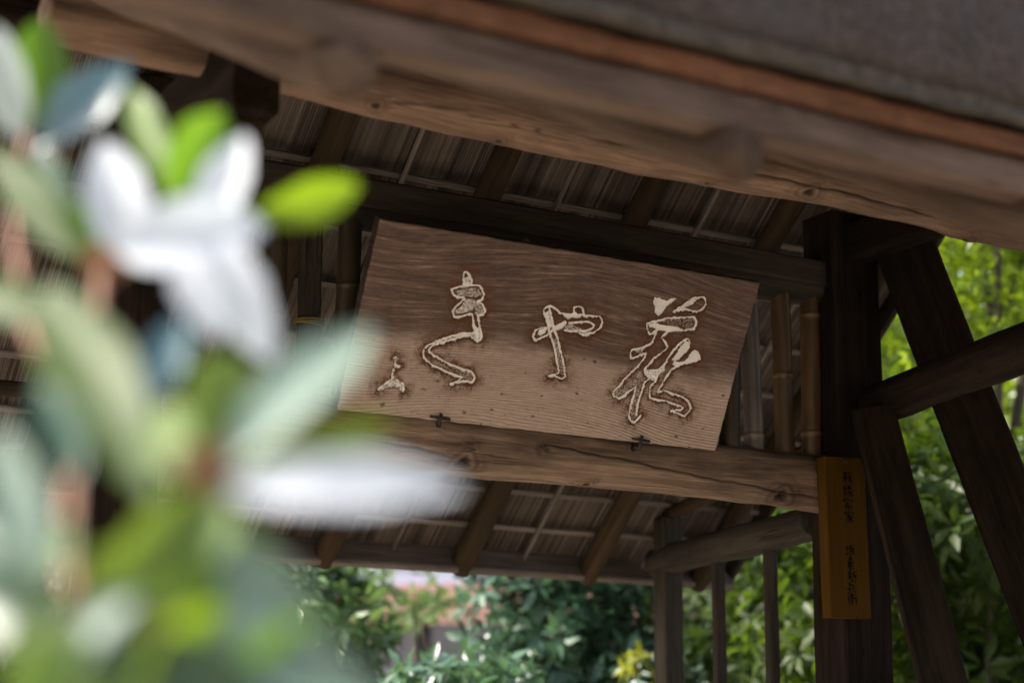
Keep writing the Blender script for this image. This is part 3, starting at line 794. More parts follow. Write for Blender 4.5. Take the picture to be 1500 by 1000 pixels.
def build_board():
    NU, NV = 660, 280
    u = np.linspace(0, BW * 1000, NU); v = np.linspace(0, BH * 1000, NV)
    U, Vv = np.meshgrid(u, v)
    n1 = smooth_noise2(NU, NV, 200, 90, 1) - .5; n2 = smooth_noise2(NU, NV, 70, 30, 2) - .5
    n3 = smooth_noise2(NU, NV, 330, 140, 3)
    paint = np.zeros_like(U); groove = np.zeros_like(U); halo = np.zeros_like(U); owner = np.full(U.shape, -1)
    for ci, (lines, fills) in enumerate(CHARS):
        allp = np.vstack([np.array(l) for l in lines])
        x0, y0 = allp.min(0) - 30; x1, y1 = allp.max(0) + 30
        i0, i1 = np.searchsorted(u, [x0, x1]); j0, j1 = np.searchsorted(v, [y0, y1])
        sl = (slice(j0, j1), slice(i0, i1))
        X, Y = U[sl], Vv[sl]
        dm = np.full(X.shape, 1e9); p = np.zeros(X.shape)
        for l in lines:
            dm = np.minimum(dm, seg_dist(X + n2[sl] * 3 + (n3[sl] - .5) * 2.6, Y + n1[sl] * 3.5, catmull(l)))
        w = 2.35 + n2[sl] * 2.0 + n1[sl] * 1.6
        p = np.clip(1.35 - (dm / w) ** 2 * .75, 0, 1)
        if ci == 3: p = np.clip(1.2 - (dm / 4.5) ** 2, 0, 1) * np.clip(n3[sl] * 2.4 - .35, 0, 1)
        fl = np.zeros(X.shape)
        for lev, poly in fills:
            ins = inside(X + n1[sl] * 4, Y + n2[sl] * 4, poly)
            val = lev if lev > .85 else lev * .85 * np.clip(.5 + n3[sl] * .9, 0, 1)
            fl = np.maximum(fl, ins * val)
        dm2 = np.where(fl > .2, 0, dm)
        paint[sl] = np.maximum(paint[sl], np.maximum(p, fl))
        groove[sl] = np.maximum(groove[sl], np.maximum(np.exp(-(dm / 3.4) ** 2), .7 * fl))
        hz_ = (np.exp(-(dm2 / 6.0) ** 2) * .8 + np.exp(-(dm2 / 22.0) ** 1.5) * 1.0 * np.clip((n2[sl] + .5) * 1.6, 0, 1)) * np.clip(.25 + 1.3 * n3[sl], 0, 1.2)
        halo[sl] = np.maximum(halo[sl], hz_ * (1 - .7 * p))
        near = (dm2 < 9)
        owner[sl] = np.where(near, ci, owner[sl])
    spot = np.zeros_like(U)
    for (sx, sy, ss) in SPOTS:
        if ss <= 0: continue
        d = np.hypot((U - sx) / 1.7, Vv - sy) + n1 * 5
        spot = np.maximum(spot, np.clip(1.5 - d / (ss * .62), 0, 1) * .85)
    for k in range(150):                         # pin-holes and fly specks
        sx, sy = rng.uniform(20, 1105), rng.uniform(8, 280) if k % 4 else rng.uniform(8, 460)
        d = np.hypot(U - sx, Vv - sy)
        spot = np.maximum(spot, np.clip(1.3 - d / rng.uniform(1.0, 2.2), 0, 1) * .8)
    # left and right ends a little rounded, arrises chipped
    e = np.minimum(np.minimum(U, BW * 1000 - U), np.minimum(Vv, BH * 1000 - Vv))
    edge = -np.clip(1 - e / 4.0, 0, 1) ** 2 * .003
    Zz = -groove * .0065 + (smooth_noise2(NU, NV, 60, 26, 5) - .5) * .0012 + edge - spot * .0008
    ex = (smooth_noise2(NU, NV, 40, 40, 6) - .5) * 2.0
    Ux = U + ex * np.clip(1 - np.minimum(U, BW * 1000 - U) / 10, 0, 1)
    Vy = Vv + ex * np.clip(1 - np.minimum(Vv, BH * 1000 - Vv) / 10, 0, 1)
    P = np.stack([Ux / 1000, Vy / 1000, Zz], 2).reshape(-1, 3)
    F = grid_faces(NU, NV)
    cover = [np.zeros(NU * NV, bool) for _ in CHARS]
    ow = owner.ravel()
    fo = ow[F]
    # split: faces of each carved character are a part of their own, the rest is the plank
    isch = (fo >= 0).all(1)
    bd_ = np.concatenate([np.arange(NU), np.arange(1, NV) * NU + NU - 1, (NV - 1) * NU + np.arange(NU - 2, -1, -1), np.arange(NV - 2, 0, -1) * NU])
    nb = len(P)
    back_ = P[bd_].copy(); back_[:, 2] = -BT
    P2 = np.vstack([P, back_])
    at = {k: np.concatenate([a.ravel(), np.zeros(len(bd_))]) for k, a in (('paint', paint), ('halo', halo), ('spot', spot))}
    side = [[bd_[(k + 1) % len(bd_)], bd_[k], nb + k, nb + (k + 1) % len(bd_)] for k in range(len(bd_))]
    sign = thing('signboard', 'long weathered plank carved with white brush characters, tilted above the log lintel', 'signboard', (2.245, 3.82, 2.264))

    def sub(name, faces, label=None):
        faces = np.asarray(faces); used = np.unique(faces); mp = np.full(len(P2), -1); mp[used] = np.arange(len(used))
        o = link(name, mesh(name, P2[used], mp[faces], True, {k: a[used] for k, a in at.items()}), M['board'], sign, board_m)
        if label: o['label'] = label
        return o
    plank = sub('plank', F[~isch])
    M['end'] = M['post']
    sd = np.asarray(side); us = np.unique(sd); mq = np.full(len(P2), -1); mq[us] = np.arange(len(us))
    link('plank_edge', mesh('plank_edge', P2[us], mq[sd], False), M['beam'], sign, board_m)  # dark wood on the edges stands in for shade at the board's end
    bk = link('plank_back', mesh('plank_back', [(0, 0, -BT), (BW, 0, -BT), (BW, BH, -BT), (0, BH, -BT)], [(0, 3, 2, 1)], False), M['board'], sign, board_m)
    names = ['large carved character with many strokes outlined in white', 'carved cross-shaped character outlined in white',
             'carved winding character outlined in white', 'small carved signature mark in flaking white']
    for ci in range(4):
        sel = F[isch & (fo.max(1) == ci)]
        sub('carved_character', sel, names[ci])
    # iron hooks holding the lower edge
    for hx in (.272, .872):
        V = []; Fh = []

        def bar(p, q, r0, r1, seg=7):
            Mx = axis_matrix(p, q); L_ = (Vector(q) - Vector(p)).length; o0 = len(V)
            for j, (z_, r_) in enumerate(((0, r0), (L_ * .5, (r0 + r1) / 2), (L_, r1))):
                for i in range(seg):
                    a = 2 * math.pi * i / seg
                    V.append(tuple(Mx @ Vector((r_ * math.cos(a), r_ * math.sin(a), z_))))
            for j in range(2):
                for i in range(seg): Fh.append((o0 + j * seg + i, o0 + j * seg + (i + 1) % seg, o0 + (j + 1) * seg + (i + 1) % seg, o0 + (j + 1) * seg + i))
            Fh.append(tuple(o0 + i for i in range(seg))[::-1]); Fh.append(tuple(o0 + 2 * seg + i for i in range(seg)))
        bar((0, -.022, -.02), (0, -.018, .012), .006, .006)
        bar((0, -.018, .010), (.002, .016, .008), .0065, .004)
        bar((-.026, .005, .007), (.03, .002, .006), .0035, .0045)
        bar((-.004, -.03, -.012), (0, -.012, .004), .008, .005)
        link('iron_hook', mesh('iron_hook', V, Fh), M['iron'], sign, board_m @ Matrix.Translation((hx, .006, 0)))
build_board()

# ------------------------------------------------------------------ small name plaque on the right post
def ribbon(paths, size, w0):
    V = []; F = []
    for path in paths:
        P = catmull(path, 4) if len(path) > 2 else np.array([np.array(path[0]) + (np.array(path[1]) - np.array(path[0])) * t_ for t_ in np.linspace(0, 1, 5)])
        P = P / 100.0 * size; m = len(P); o0 = len(V)
        for i in range(m):
            d = P[min(i + 1, m - 1)] - P[max(i - 1, 0)]; d = d / (np.linalg.norm(d) + 1e-9); nn = np.array([-d[1], d[0]])
            t_ = i / (m - 1); w = w0 * (.55 + .75 * math.exp(-((t_ - .15) / .25) ** 2) - .35 * t_ + (.25 if t_ > .8 else 0))
            for sg in (1, -1):
                q = P[i] + nn * sg * w * .5; V.append((q[0], q[1], .0004)); V.append((q[0], q[1], -.0006))
        for i in range(m - 1):
            b0 = o0 + i * 4; b1 = b0 + 4
            F += [(b0, b0 + 2, b1 + 2, b1), (b0 + 1, b1 + 1, b1 + 3, b0 + 3), (b0, b1, b1 + 1, b0 + 1), (b0 + 2, b0 + 3, b1 + 3, b1 + 2)]
    return V, F


GLYPHS = [
 [[(10,88),(90,90)],[(35,100),(34,78)],[(65,100),(66,78)],[(46,76),(18,68)],[(8,56),(50,58)],[(30,72),(30,40),(29,4)],[(30,52),(8,25)],[(30,50),(48,32)],[(74,72),(70,40),(52,4)],[(73,42),(97,6)],[(56,58),(62,42)],[(94,62),(84,46)]],
 [[(25,96),(22,45),(4,4)],[(8,72),(14,54)],[(44,74),(34,58)],[(25,42),(42,16)],[(50,88),(92,88)],[(70,100),(70,70)],[(48,68),(96,70)],[(60,80),(60,60)],[(82,80),(82,60)],[(46,46),(98,48)],[(65,46),(60,22),(46,4)],[(80,46),(80,12),(97,10),(98,24)]],
 [[(50,102),(50,88)],[(12,70),(12,85),(90,86),(86,70)],[(28,62),(72,63)],[(14,42),(88,44)],[(52,42),(53,20),(52,4),(43,10)],[(36,32),(20,12)],[(66,32),(84,14)]],
 [[(50,102),(50,90)],[(10,74),(10,87),(92,88),(88,74)],[(22,68),(80,69)],[(50,67),(18,42)],[(44,60),(60,38),(57,4),(46,10)],[(54,48),(16,24)],[(58,32),(12,4)],[(82,54),(62,42)],[(62,44),(94,8)]],
 [[(4,66),(42,68)],[(22,94),(23,22)],[(0,18),(42,28)],[(52,88),(96,92)],[(56,88),(52,50),(40,6)],[(60,64),(88,64),(76,34),(50,4)],[(62,50),(98,4)]],
 [[(50,102),(30,78),(6,60)],[(50,100),(72,78),(96,62)],[(35,70),(66,71)],[(30,58),(72,59),(72,40)],[(30,49),(70,50)],[(30,40),(72,40)],[(30,58),(28,25),(12,4)],[(36,26),(35,4)],[(36,26),(76,27),(74,4)],[(36,6),(74,6)]],
 [[(28,100),(31,88)],[(8,84),(50,86)],[(18,78),(22,67)],[(40,78),(36,67)],[(4,63),(54,66)],[(8,45),(50,47)],[(29,64),(30,30),(29,4)],[(29,42),(6,18)],[(30,42),(52,24)],[(90,96),(62,84)],[(62,84),(60,40),(48,6)],[(62,58),(100,60)],[(82,58),(83,30),(82,0)]],
 [[(72,100),(30,88)],[(30,88),(30,42)],[(30,68),(82,70)],[(64,68),(64,42)],[(3,38),(97,42)],[(38,28),(16,4)],[(62,28),(88,6)]],
 [[(22,100),(4,80)],[(24,76),(2,50)],[(16,60),(16,3)],[(32,88),(66,90)],[(34,76),(66,77)],[(36,62),(62,63),(62,48),(36,47),(36,62)],[(30,36),(70,38)],[(50,98),(50,60),(49,0)],[(34,18),(66,22)],[(74,86),(97,88)],[(72,62),(99,64)],[(87,62),(87,5),(79,10)]],
]
plaque = thing('name_plaque', 'narrow orange-brown wooden plaque with black brush writing hung on the dark post', 'plaque', (3.24, 3.79, 1.83))
PW, PH, PT = .136, .447, .042
pm = Matrix.Translation((3.226, 3.789, 1.829)) @ Matrix.Rotation(R(-1.0), 4, 'Y') @ Matrix.Rotation(R(-5), 4, 'Z') @ Matrix(((1, 0, 0, 0), (0, 0, -1, 0), (0, 1, 0, 0), (0, 0, 0, 1)))
bmm = timber_mesh('plaque_board', PH, PW, PT, 5, bev=.003, nz=20, wob=.0004)
for vtx in bmm.vertices: vtx.co = Vector((vtx.co.x, vtx.co.z, -vtx.co.y - PT / 2 + PT / 2))
bmm.flip_normals() if hasattr(bmm, 'flip_normals') else None
link('plaque_board', bmm, M['plaque'], plaque, pm)
cy_ = [702, 722, 740.5, 759, 809, 827, 845, 862, 879]
for k, (gl, yy) in enumerate(zip(GLYPHS, cy_)):
    sz = .034
    V, F = ribbon(gl, sz, .0036)
    vv = (905 - yy) / 234.0 * PH
    link('brush_character', mesh('brush_character', V, F, False), M['ink'], plaque,
         pm @ Matrix.Translation((.006 - sz / 2 + .0015 * math.sin(k * 2.3), vv - sz * .47, PT / 2 + .0008)) @ Matrix.Rotation(R(4 * math.sin(k * 1.9)), 4, 'Z'))
nail_v = [];
link('nail', log_mesh('nail', .02, .004, .006, 3, nu=10, nz=4, rough=0), M['iron'], plaque, pm @ Matrix.Translation((-.002, PH - .012, PT / 2 - .012)))

# ------------------------------------------------------------------ foreground shrub
LEAVES = [
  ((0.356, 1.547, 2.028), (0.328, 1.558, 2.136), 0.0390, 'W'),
  ((0.377, 1.597, 2.06), (0.383, 1.611, 2.176), 0.0526, 'V'),
  ((0.374, 1.561, 2.024), (0.45, 1.54, 2.12), 0.0513, 'T'),
  ((0.459, 1.393, 1.942), (0.437, 1.488, 2.078), 0.0291, 'L'),
  ((0.452, 1.4, 1.93), (0.498, 1.405, 2.037), 0.0626, 'V'),
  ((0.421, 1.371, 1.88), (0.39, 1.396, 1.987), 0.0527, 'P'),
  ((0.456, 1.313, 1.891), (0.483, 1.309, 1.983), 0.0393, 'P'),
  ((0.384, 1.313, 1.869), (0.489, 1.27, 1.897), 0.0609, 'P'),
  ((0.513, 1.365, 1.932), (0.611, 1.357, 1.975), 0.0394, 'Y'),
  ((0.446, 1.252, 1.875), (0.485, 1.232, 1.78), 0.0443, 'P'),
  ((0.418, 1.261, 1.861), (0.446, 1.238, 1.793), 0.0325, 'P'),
  ((0.392, 1.389, 1.875), (0.382, 1.435, 1.946), 0.0317, 'V'),
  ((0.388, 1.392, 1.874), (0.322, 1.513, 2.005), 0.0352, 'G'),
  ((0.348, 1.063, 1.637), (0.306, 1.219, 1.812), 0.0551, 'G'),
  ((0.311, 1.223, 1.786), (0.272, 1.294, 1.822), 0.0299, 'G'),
  ((0.376, 1.202, 1.725), (0.417, 1.24, 1.807), 0.0302, 'T'),
  ((0.364, 1.026, 1.658), (0.4, 1.077, 1.745), 0.0526, 'O'),
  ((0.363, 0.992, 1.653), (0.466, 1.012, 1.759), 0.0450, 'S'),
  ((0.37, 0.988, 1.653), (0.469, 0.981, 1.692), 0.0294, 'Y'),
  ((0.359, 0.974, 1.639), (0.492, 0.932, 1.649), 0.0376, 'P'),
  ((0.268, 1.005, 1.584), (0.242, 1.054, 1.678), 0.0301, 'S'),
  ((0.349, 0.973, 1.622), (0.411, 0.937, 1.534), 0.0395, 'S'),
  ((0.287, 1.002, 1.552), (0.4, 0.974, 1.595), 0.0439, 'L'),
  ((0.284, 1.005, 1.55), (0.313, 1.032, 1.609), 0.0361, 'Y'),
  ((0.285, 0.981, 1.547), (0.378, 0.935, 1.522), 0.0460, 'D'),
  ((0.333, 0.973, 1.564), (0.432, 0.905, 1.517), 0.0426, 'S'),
  ((0.284, 1.005, 1.55), (0.239, 1.069, 1.583), 0.0399, 'D'),
  ((0.281, 0.984, 1.545), (0.246, 0.979, 1.503), 0.0415, 'L'),
  ((0.348, 0.991, 1.644), (0.295, 0.992, 1.573), 0.0319, 'O'),
  ((0.287, 1.135, 1.724), (0.3, 1.086, 1.655), 0.0308, 'D'),
  ((0.357, 1.01, 1.643), (0.354, 1.089, 1.709), 0.0301, 'L'),
  ((0.357, 0.975, 1.639), (0.344, 0.96, 1.593), 0.0278, 'L'),
  ((0.287, 1.002, 1.554), (0.312, 0.953, 1.504), 0.0422, 'L'),
  ((0.362, 1.544, 2.025), (0.399, 1.487, 1.938), 0.0308, 'D'),
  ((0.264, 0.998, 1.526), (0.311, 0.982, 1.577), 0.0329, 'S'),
  ((0.308, 0.962, 1.523), (0.356, 0.958, 1.57), 0.0385, 'Y'),
  ((0.354, 0.947, 1.527), (0.409, 0.931, 1.561), 0.0329, 'V'),
  ((0.252, 1.019, 1.565), (0.282, 0.977, 1.522), 0.0424, 'O'),
  ((0.268, 1.028, 1.586), (0.24, 1.069, 1.624), 0.0364, 'D'),
  ((0.327, 0.993, 1.59), (0.387, 0.977, 1.612), 0.0363, 'L'),
  ((0.294, 1.073, 1.628), (0.266, 1.066, 1.58), 0.0333, 'L'),
  ((0.413, 1.344, 1.868), (0.367, 1.367, 1.88), 0.0233, 'R'),
  ((0.402, 1.352, 1.861), (0.373, 1.368, 1.863), 0.0189, 'R'),
  ((0.36, 0.975, 1.635), (0.335, 0.992, 1.667), 0.0243, 'R'),
  ((0.349, 0.981, 1.635), (0.359, 0.978, 1.672), 0.0178, 'R'),
]
STEMS = [
  [(0.296, 1.005, 1.433, 0.006599999999999999), (0.289, 1.001, 1.508, 0.006), (0.287, 1.003, 1.552, 0.005399999999999999), (0.309, 1.003, 1.594, 0.0048), (0.355, 0.998, 1.647, 0.0042)],
  [(0.287, 1.003, 1.552, 0.005399999999999999), (0.296, 1.076, 1.611, 0.0048), (0.324, 1.179, 1.697, 0.0042), (0.361, 1.276, 1.787, 0.0039), (0.389, 1.368, 1.874, 0.0036)],
  [(0.324, 1.179, 1.697, 0.0042), (0.323, 1.329, 1.804, 0.0036), (0.338, 1.466, 1.923, 0.0032999999999999995), (0.365, 1.563, 2.037, 0.003)],
  [(0.389, 1.368, 1.874, 0.0036), (0.424, 1.375, 1.907, 0.003), (0.459, 1.393, 1.942, 0.0024)],
  [(0.287, 1.003, 1.552, 0.0042), (0.31, 0.988, 1.558, 0.0036), (0.334, 0.973, 1.564, 0.003)],
]
shrub = thing('glossy_leaved_shrub', 'shrub with long leaves, some coloured white for glare, on reddish twigs in front of the gate', 'shrub', (.30, 1.0, 0))
VIEW0 = Vector((0, 0, 1.5))


def tube_mesh(name, pts, seg=9):
    P = np.array([p[:3] for p in pts]); Rr = np.array([p[3] for p in pts])
    C_ = catmull(P, 5); rr = np.interp(np.linspace(0, 1, len(C_)), np.linspace(0, 1, len(Rr)), Rr)
    V = []; F = []
    for i in range(len(C_)):
        d = Vector(C_[min(i + 1, len(C_) - 1)] - C_[max(i - 1, 0)])
        Mx = axis_matrix((0, 0, 0), d, (.3, .9, .2))
        for k in range(seg):
            a = 2 * math.pi * k / seg
            V.append(tuple(Vector(C_[i]) + Mx.to_3x3() @ Vector((rr[i] * math.cos(a), rr[i] * math.sin(a), 0))))
        if i:
            for k in range(seg): F.append(((i - 1) * seg + k, (i - 1) * seg + (k + 1) % seg, i * seg + (k + 1) % seg, i * seg + k))
    F.append(tuple(range(seg))[::-1]); F.append(tuple((len(C_) - 1) * seg + k for k in range(seg)))
    return V, F


V, F = tube_mesh('main_stem', [(.40, 1.02, -.02, .016), (.36, 1.03, .5, .013), (.31, 1.01, 1.0, .010), (.296, 1.005, 1.433, .0066)])
link('main_stem', mesh('main_stem', V, F), M['twig'], shrub)
for st in STEMS:
    V, F = tube_mesh('twig', st)
    link('twig', mesh('twig', V, F), M['twig'], shrub)


def leaf_mesh(name, L, W, seed, round_=False, curl=.10, fold=.16):
    nu, nv = 9, 15
    g_ = np.random.default_rng(seed)
    t_ = np.linspace(0, 1, nv); s_ = np.linspace(-1, 1, nu)
    if round_: prof = np.clip(np.sin(np.pi * t_ ** .85), 0, 1) ** .62
    else: prof = np.clip(np.sin(np.pi * t_ ** 1.05), 0, 1) ** .85
    prof = prof * (1 + .04 * np.sin(t_ * 17 + seed)); prof[0] = .05; prof[-1] = .02
    S, T = np.meshgrid(s_, t_)
    X = S * prof[:, None] * W / 2
    Y = T * L
    Z = np.abs(S) ** 1.3 * prof[:, None] * W * fold - curl * L * (T ** 2) * 1.0 + curl * L * T * .8 + .012 * L * np.sin(T * 9 + S * 2 + seed) * np.abs(S)
    return mesh(name, np.stack([X, Y, Z], 2).reshape(-1, 3), grid_faces(nu, nv), True)


right = Vector((math.cos(yaw), -math.sin(yaw), 0))
for k, (b0, t0, w, kind) in enumerate(LEAVES):
    b0 = Vector(b0); t0 = Vector(t0)
    mid = (b0 + t0) / 2
    view = (VIEW0 - mid).normalized()
    half = (view + SUN).normalized()
    rnd = Vector((random.uniform(-1, 1), random.uniform(-1, 1), random.uniform(-1, 1))) * .12
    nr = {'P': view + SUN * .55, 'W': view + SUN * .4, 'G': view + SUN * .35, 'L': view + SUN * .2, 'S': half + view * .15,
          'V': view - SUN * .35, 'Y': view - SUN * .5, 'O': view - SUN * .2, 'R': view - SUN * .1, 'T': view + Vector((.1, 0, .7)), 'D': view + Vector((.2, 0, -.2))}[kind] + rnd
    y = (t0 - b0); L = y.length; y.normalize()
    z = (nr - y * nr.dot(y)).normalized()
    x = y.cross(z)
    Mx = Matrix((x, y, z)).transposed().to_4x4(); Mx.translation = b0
    glare = kind in 'PW'  # rounded leaf blades with the glare painted white
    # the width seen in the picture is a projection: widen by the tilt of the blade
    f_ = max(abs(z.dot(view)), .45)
    me = leaf_mesh('glare_leaf' if glare else 'leaf', L * 1.02, w / f_ ** (.25 if glare else .3), 400 + k, round_=glare, curl=.16 if glare else .10)
    o = link('glare_leaf' if glare else 'leaf', me, M['f' + kind], shrub, Mx)

# ------------------------------------------------------------------ trees and shrubs behind the gate
def crown_mesh(name, blobs, n, leaf, aspect, seed, per=7, droop=.2, shell=.55):
    g_ = np.random.default_rng(seed)
    vol = np.array([b[3] * b[4] * b[5] for b in blobs]) ** .67
    which = g_.choice(len(blobs), n, p=vol / vol.sum())
    B = np.array(blobs)[which]
    d = g_.normal(0, 1, (n, 3)); d /= np.linalg.norm(d, axis=1)[:, None]
    rad = 1 - shell * g_.random(n) ** 1.6
    rad *= 1 + .22 * np.sin(d[:, 0] * 7 + B[:, 0] * 5) * np.cos(d[:, 2] * 6 + B[:, 1] * 3)
    C_ = B[:, :3] + d * B[:, 3:6] * rad[:, None]
    ax_ = d * .75 + np.array([0, 0, .55]) + g_.normal(0, .35, (n, 3)); ax_ /= np.linalg.norm(ax_, axis=1)[:, None]
    tmp = np.where(np.abs(ax_[:, 2:3]) < .9, np.array([[0, 0, 1.]]), np.array([[1., 0, 0]]))
    e1 = np.cross(ax_, tmp); e1 /= np.linalg.norm(e1, axis=1)[:, None]; e2 = np.cross(ax_, e1)
    V = []; 
    m = n * per
    a = (np.arange(per)[None] / per * 2 * np.pi + g_.random(n)[:, None] * 6.28 + g_.normal(0, .25, (n, per)))
    el = g_.normal(.35, .3, (n, per))
    D = (e1[:, None] * np.cos(a)[..., None] + e2[:, None] * np.sin(a)[..., None]) * np.cos(el)[..., None] + ax_[:, None] * np.sin(el)[..., None]
    D[..., 2] -= droop; D /= np.linalg.norm(D, axis=2)[..., None]
    N = ax_[:, None] - D * (D * ax_[:, None]).sum(2)[..., None] + g_.normal(0, .18, D.shape)
    N -= D * (N * D).sum(2)[..., None]; N /= np.linalg.norm(N, axis=2)[..., None] + 1e-9
    S = np.cross(D, N)
    Ln = leaf * g_.uniform(.65, 1.15, (n, per))[..., None]; Wd = Ln * aspect
    O = C_[:, None] + D * Ln * .12 + 0 * N
    p0 = O; p1 = O + D * Ln * .48 + S * Wd * .5 + N * Wd * .12; p2 = O + D * Ln * .48 - S * Wd * .5 + N * Wd * .12
    p3 = O + D * Ln - N * Ln * .12; pm_ = O + D * Ln * .5 - N * Wd * .04
    P = np.stack([p0, p1, p3, p2, pm_], 2).reshape(-1, 3)
    b0 = np.arange(m)[:, None] * 5
    Fq = np.concatenate([b0 + np.array([[0, 4, 1]]), b0 + np.array([[0, 3, 4]]), b0 + np.array([[1, 4, 2]]), b0 + np.array([[4, 3, 2]])])
    me = bpy.data.meshes.new(name)
    me.vertices.add(len(P)); me.vertices.foreach_set('co', P.ravel().astype(np.float32))
    me.loops.add(len(Fq) * 3); me.loops.foreach_set('vertex_index', Fq.ravel().astype(np.int32))
    me.polygons.add(len(Fq)); me.polygons.foreach_set('loop_start', np.arange(0, len(Fq) * 3, 3, dtype=np.int32))
    me.update(); me.validate()
    return me


def tree(name, label, cat, loc, blobs, n, leaf, aspect, mat, seed, trunk_r=.06, bark='bark', group=None, lean=(0, 0), **kw):
    """loc: base on the ground; blobs relative to it"""
    t = thing(name, label, cat, loc, group)
    Mx = Matrix.Translation(loc)
    g_ = random.Random(seed)
    top = sorted(blobs, key=lambda b_: b_[2])[len(blobs) // 2]
    ht = top[2] * .75
    pts = [(0, 0, -.08, trunk_r * 1.25), (lean[0] * .3 + g_.uniform(-.05, .05), lean[1] * .3, ht * .35, trunk_r), (lean[0] * .7, lean[1] * .7 + g_.uniform(-.06, .06), ht * .7, trunk_r * .8), (lean[0], lean[1], ht, trunk_r * .6)]
    V, F = tube_mesh('trunk', pts)
    link('trunk', mesh('trunk', V, F), M[bark], t, Mx)
    for b_ in blobs:
        z0 = ht * g_.uniform(.45, .95); q = z0 / ht
        s0 = (lean[0] * q, lean[1] * q, z0)
        e0 = (b_[0], b_[1], b_[2])
        md = ((s0[0] + e0[0]) / 2 + g_.uniform(-.12, .12), (s0[1] + e0[1]) / 2 + g_.uniform(-.12, .12), (s0[2] + e0[2]) / 2 + .1)
        V, F = tube_mesh('limb', [(*s0, trunk_r * .5), (*md, trunk_r * .33), (*e0, trunk_r * .15)], 7)
        link('limb', mesh('limb', V, F), M[bark], t, Mx)
    c = link('crown', crown_mesh('crown', blobs, n, leaf, aspect, seed, **kw), M[mat], t, Mx)
    c['kind'] = 'stuff'
    return t


def polar(a, D): return (D * math.sin(R(a)), D * math.cos(R(a)), 0)


def blobs(seed, n, rx, z0, z1, r):
    g_ = random.Random(seed); out_ = []
    for k in range(n):
        a = g_.uniform(0, 6.28); q = math.sqrt(g_.random())
        s_ = r * g_.uniform(.65, 1.15)
        out_.append((rx * q * math.cos(a), rx * q * math.sin(a), z0 + (z1 - z0) * (k + .5) / n, s_, s_, s_ * .7))
    return out_


SH = 'shrubs behind the gate'
tree('leafy_shrub', 'broad-leaved shrub with pale green leaf whorls below the rafter ends', 'shrub', polar(22.9, 8.6), blobs(1, 9, .36, .9, 2.7, .34), 700, .13, .34, 'leaf_mid', 11, .035)
tree('leafy_shrub', 'low broad-leaved shrub growing in front of the salmon roof', 'shrub', polar(26.6, 8.2), blobs(2, 9, .60, .8, 1.80, .29), 620, .125, .34, 'leaf_mid', 12, .03)
tree('leafy_shrub', 'bluish green broad-leaved shrub beside the slim corner post', 'shrub', polar(31.9, 8.8), blobs(3, 10, .40, .9, 2.6, .36), 800, .13, .34, 'leaf_blue', 13, .035, 'bark_pale')
tree('leafy_shrub', 'low blue-green shrub with a pale crooked branch between the leafy shrubs', 'shrub', polar(29.0, 7.4), blobs(4, 8, .45, .8, 1.66, .30), 600, .115, .34, 'leaf_blue', 14, .03, 'bark_pale')
sb = []
for k in range(8): sb.append((.66 * math.sin(k * 2.4), .3 * math.cos(k * 1.7), 1.75 + .11 * k, .22, .22, .12))
tree('leafy_shrub', 'open airy shrub whose sparse sprigs stand against the pale house wall', 'shrub', polar(27.8, 9.6), sb, 85, .12, .34, 'leaf_mid', 19, .025, 'bark_pale')
tree('leafy_shrub', 'small yellow-leaved shrub beside the slim corner post', 'shrub', polar(33.6, 8.0), blobs(5, 4, .08, 1.2, 1.90, .09), 45, .08, .4, 'leaf_yellow', 15, .02)
tree('garden_tree', 'shady green tree seen between the thin side posts', 'tree', polar(37.2, 9.2), blobs(6, 12, .9, 1.0, 3.6, .6), 1700, .10, .36, 'leaf_dark', 16, .06)
tree('garden_tree', 'bright yellow-green tree seen past the leaning brace', 'tree', polar(44.3, 8.6), blobs(7, 16, 1.0, 2.3, 5.2, .55), 2700, .085, .36, 'leaf_bright', 17, .07)
tree('garden_tree', 'shaded leafy tree with a dark forked trunk behind the leaning braces', 'tree', polar(44.5, 7.7), blobs(8, 11, .60, 1.0, 2.6, .5), 1300, .12, .36, 'leaf_dark', 18, .05)  # dark leaf colour stands in for shade on this tree
far = [(7, 16, 'leaf_mid', 'rounded green tree far beyond the left end of the gate'), (13.0, 15, 'leaf_mid', 'leafy tree left of the pale house'), (15.5, 23, 'leaf_dark', 'dark tree in the distance beyond the foreground shrub'),
       (38.6, 15, 'leaf_blue', 'bluish tree right of the pale house'),
       (43.5, 14, 'leaf_dark', 'dark green tree rising behind the bright tree'), (49.0, 13, 'leaf_bright', 'bright tree at the far right of the garden'),
       (55.0, 12, 'leaf_mid', 'large green tree beyond the right end of the gate')]
for k, (a, D, mt, lb) in enumerate(far):
    tree('background_tree', lb, 'tree', polar(a, D), blobs(20 + k, 14, 1.2, 1.0, 6.8, .85), 2600, .15, .4, mt, 30 + k, .12)

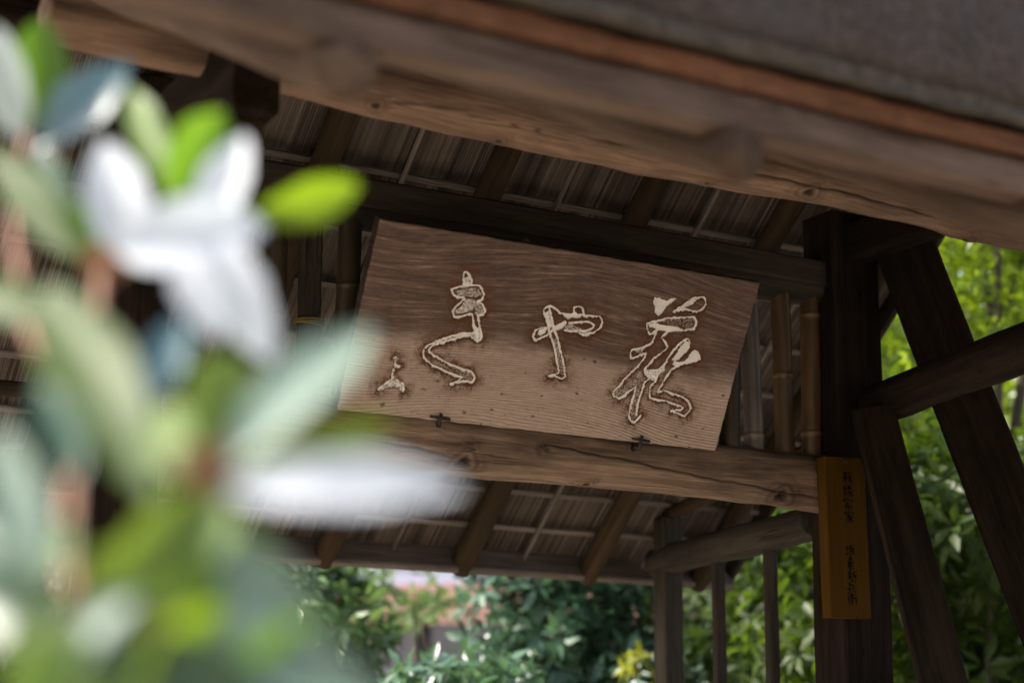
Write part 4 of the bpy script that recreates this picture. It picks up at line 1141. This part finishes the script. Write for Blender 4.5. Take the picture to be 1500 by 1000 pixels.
# ------------------------------------------------------------------ pale house with a salmon lower roof
hx0, hx1, hy = -3.3, 3.3, 0.0     # in the house's own frame, turned so that its front faces the sun
HM = Matrix.Translation(polar(27.6, 19.0)) @ Matrix.Rotation(R(-50), 4, 'Z')
house = thing('pale_house', 'pale plastered house with a salmon tiled lower roof seen through the shrubs', 'house', polar(27.6, 19.0))
def hbox(name, a, b_, mat, parent=house):
    x0, y0, z0 = a; x1, y1, z1 = b_
    V = [(x0, y0, z0), (x1, y0, z0), (x1, y1, z0), (x0, y1, z0), (x0, y0, z1), (x1, y0, z1), (x1, y1, z1), (x0, y1, z1)]
    F = [(0, 3, 2, 1), (4, 5, 6, 7), (0, 1, 5, 4), (1, 2, 6, 5), (2, 3, 7, 6), (3, 0, 4, 7)]
    return link(name, mesh(name, V, F, False), M[mat], parent, HM)
wall = hbox('wall', (hx0, hy, -.3), (hx1, hy + 5, 5.0), 'plaster')
# lower roof in courses
for k in range(7):
    y0 = hy - 1.5 + k * .21; z0 = 2.58 + k * .075
    hbox('tile_course', (hx0 - .3, y0, z0), (hx1 + .3, y0 + .26, z0 + .05), 'tile')
for k in range(4):
    wx = hx0 + .9 + k * 1.7
    w_ = hbox('window', (wx, hy - .03, 3.35), (wx + .9, hy - .002, 4.4), 'frame')
    hbox('pane', (wx + .06, hy - .045, 3.41), (wx + .42, hy - .032, 4.34), 'glass', w_)
    hbox('pane', (wx + .48, hy - .045, 3.41), (wx + .84, hy - .032, 4.34), 'glass', w_)
for k in range(5):
    hbox('veranda_post', (hx0 + .2 + k * 1.65, hy - 1.35, 0), (hx0 + .32 + k * 1.65, hy - 1.23, 2.60), 'frame')
V = [(hx0 - .5, hy - .6, 4.9), (hx1 + .5, hy - .6, 4.9), (hx1 + .5, hy + 2.5, 6.6), (hx0 - .5, hy + 2.5, 6.6), (hx1 + .5, hy + 5.6, 4.9), (hx0 - .5, hy + 5.6, 4.9)]
V += [(x, y, z + .15) for x, y, z in V]
link('roof', mesh('roof', V, [(0, 3, 2, 1), (3, 5, 4, 2), (6, 7, 8, 9), (9, 8, 10, 11), (0, 1, 7, 6), (5, 11, 10, 4), (0, 6, 9, 3), (3, 9, 11, 5), (1, 2, 8, 7), (2, 4, 10, 8)], False), M['tile'], house, HM)
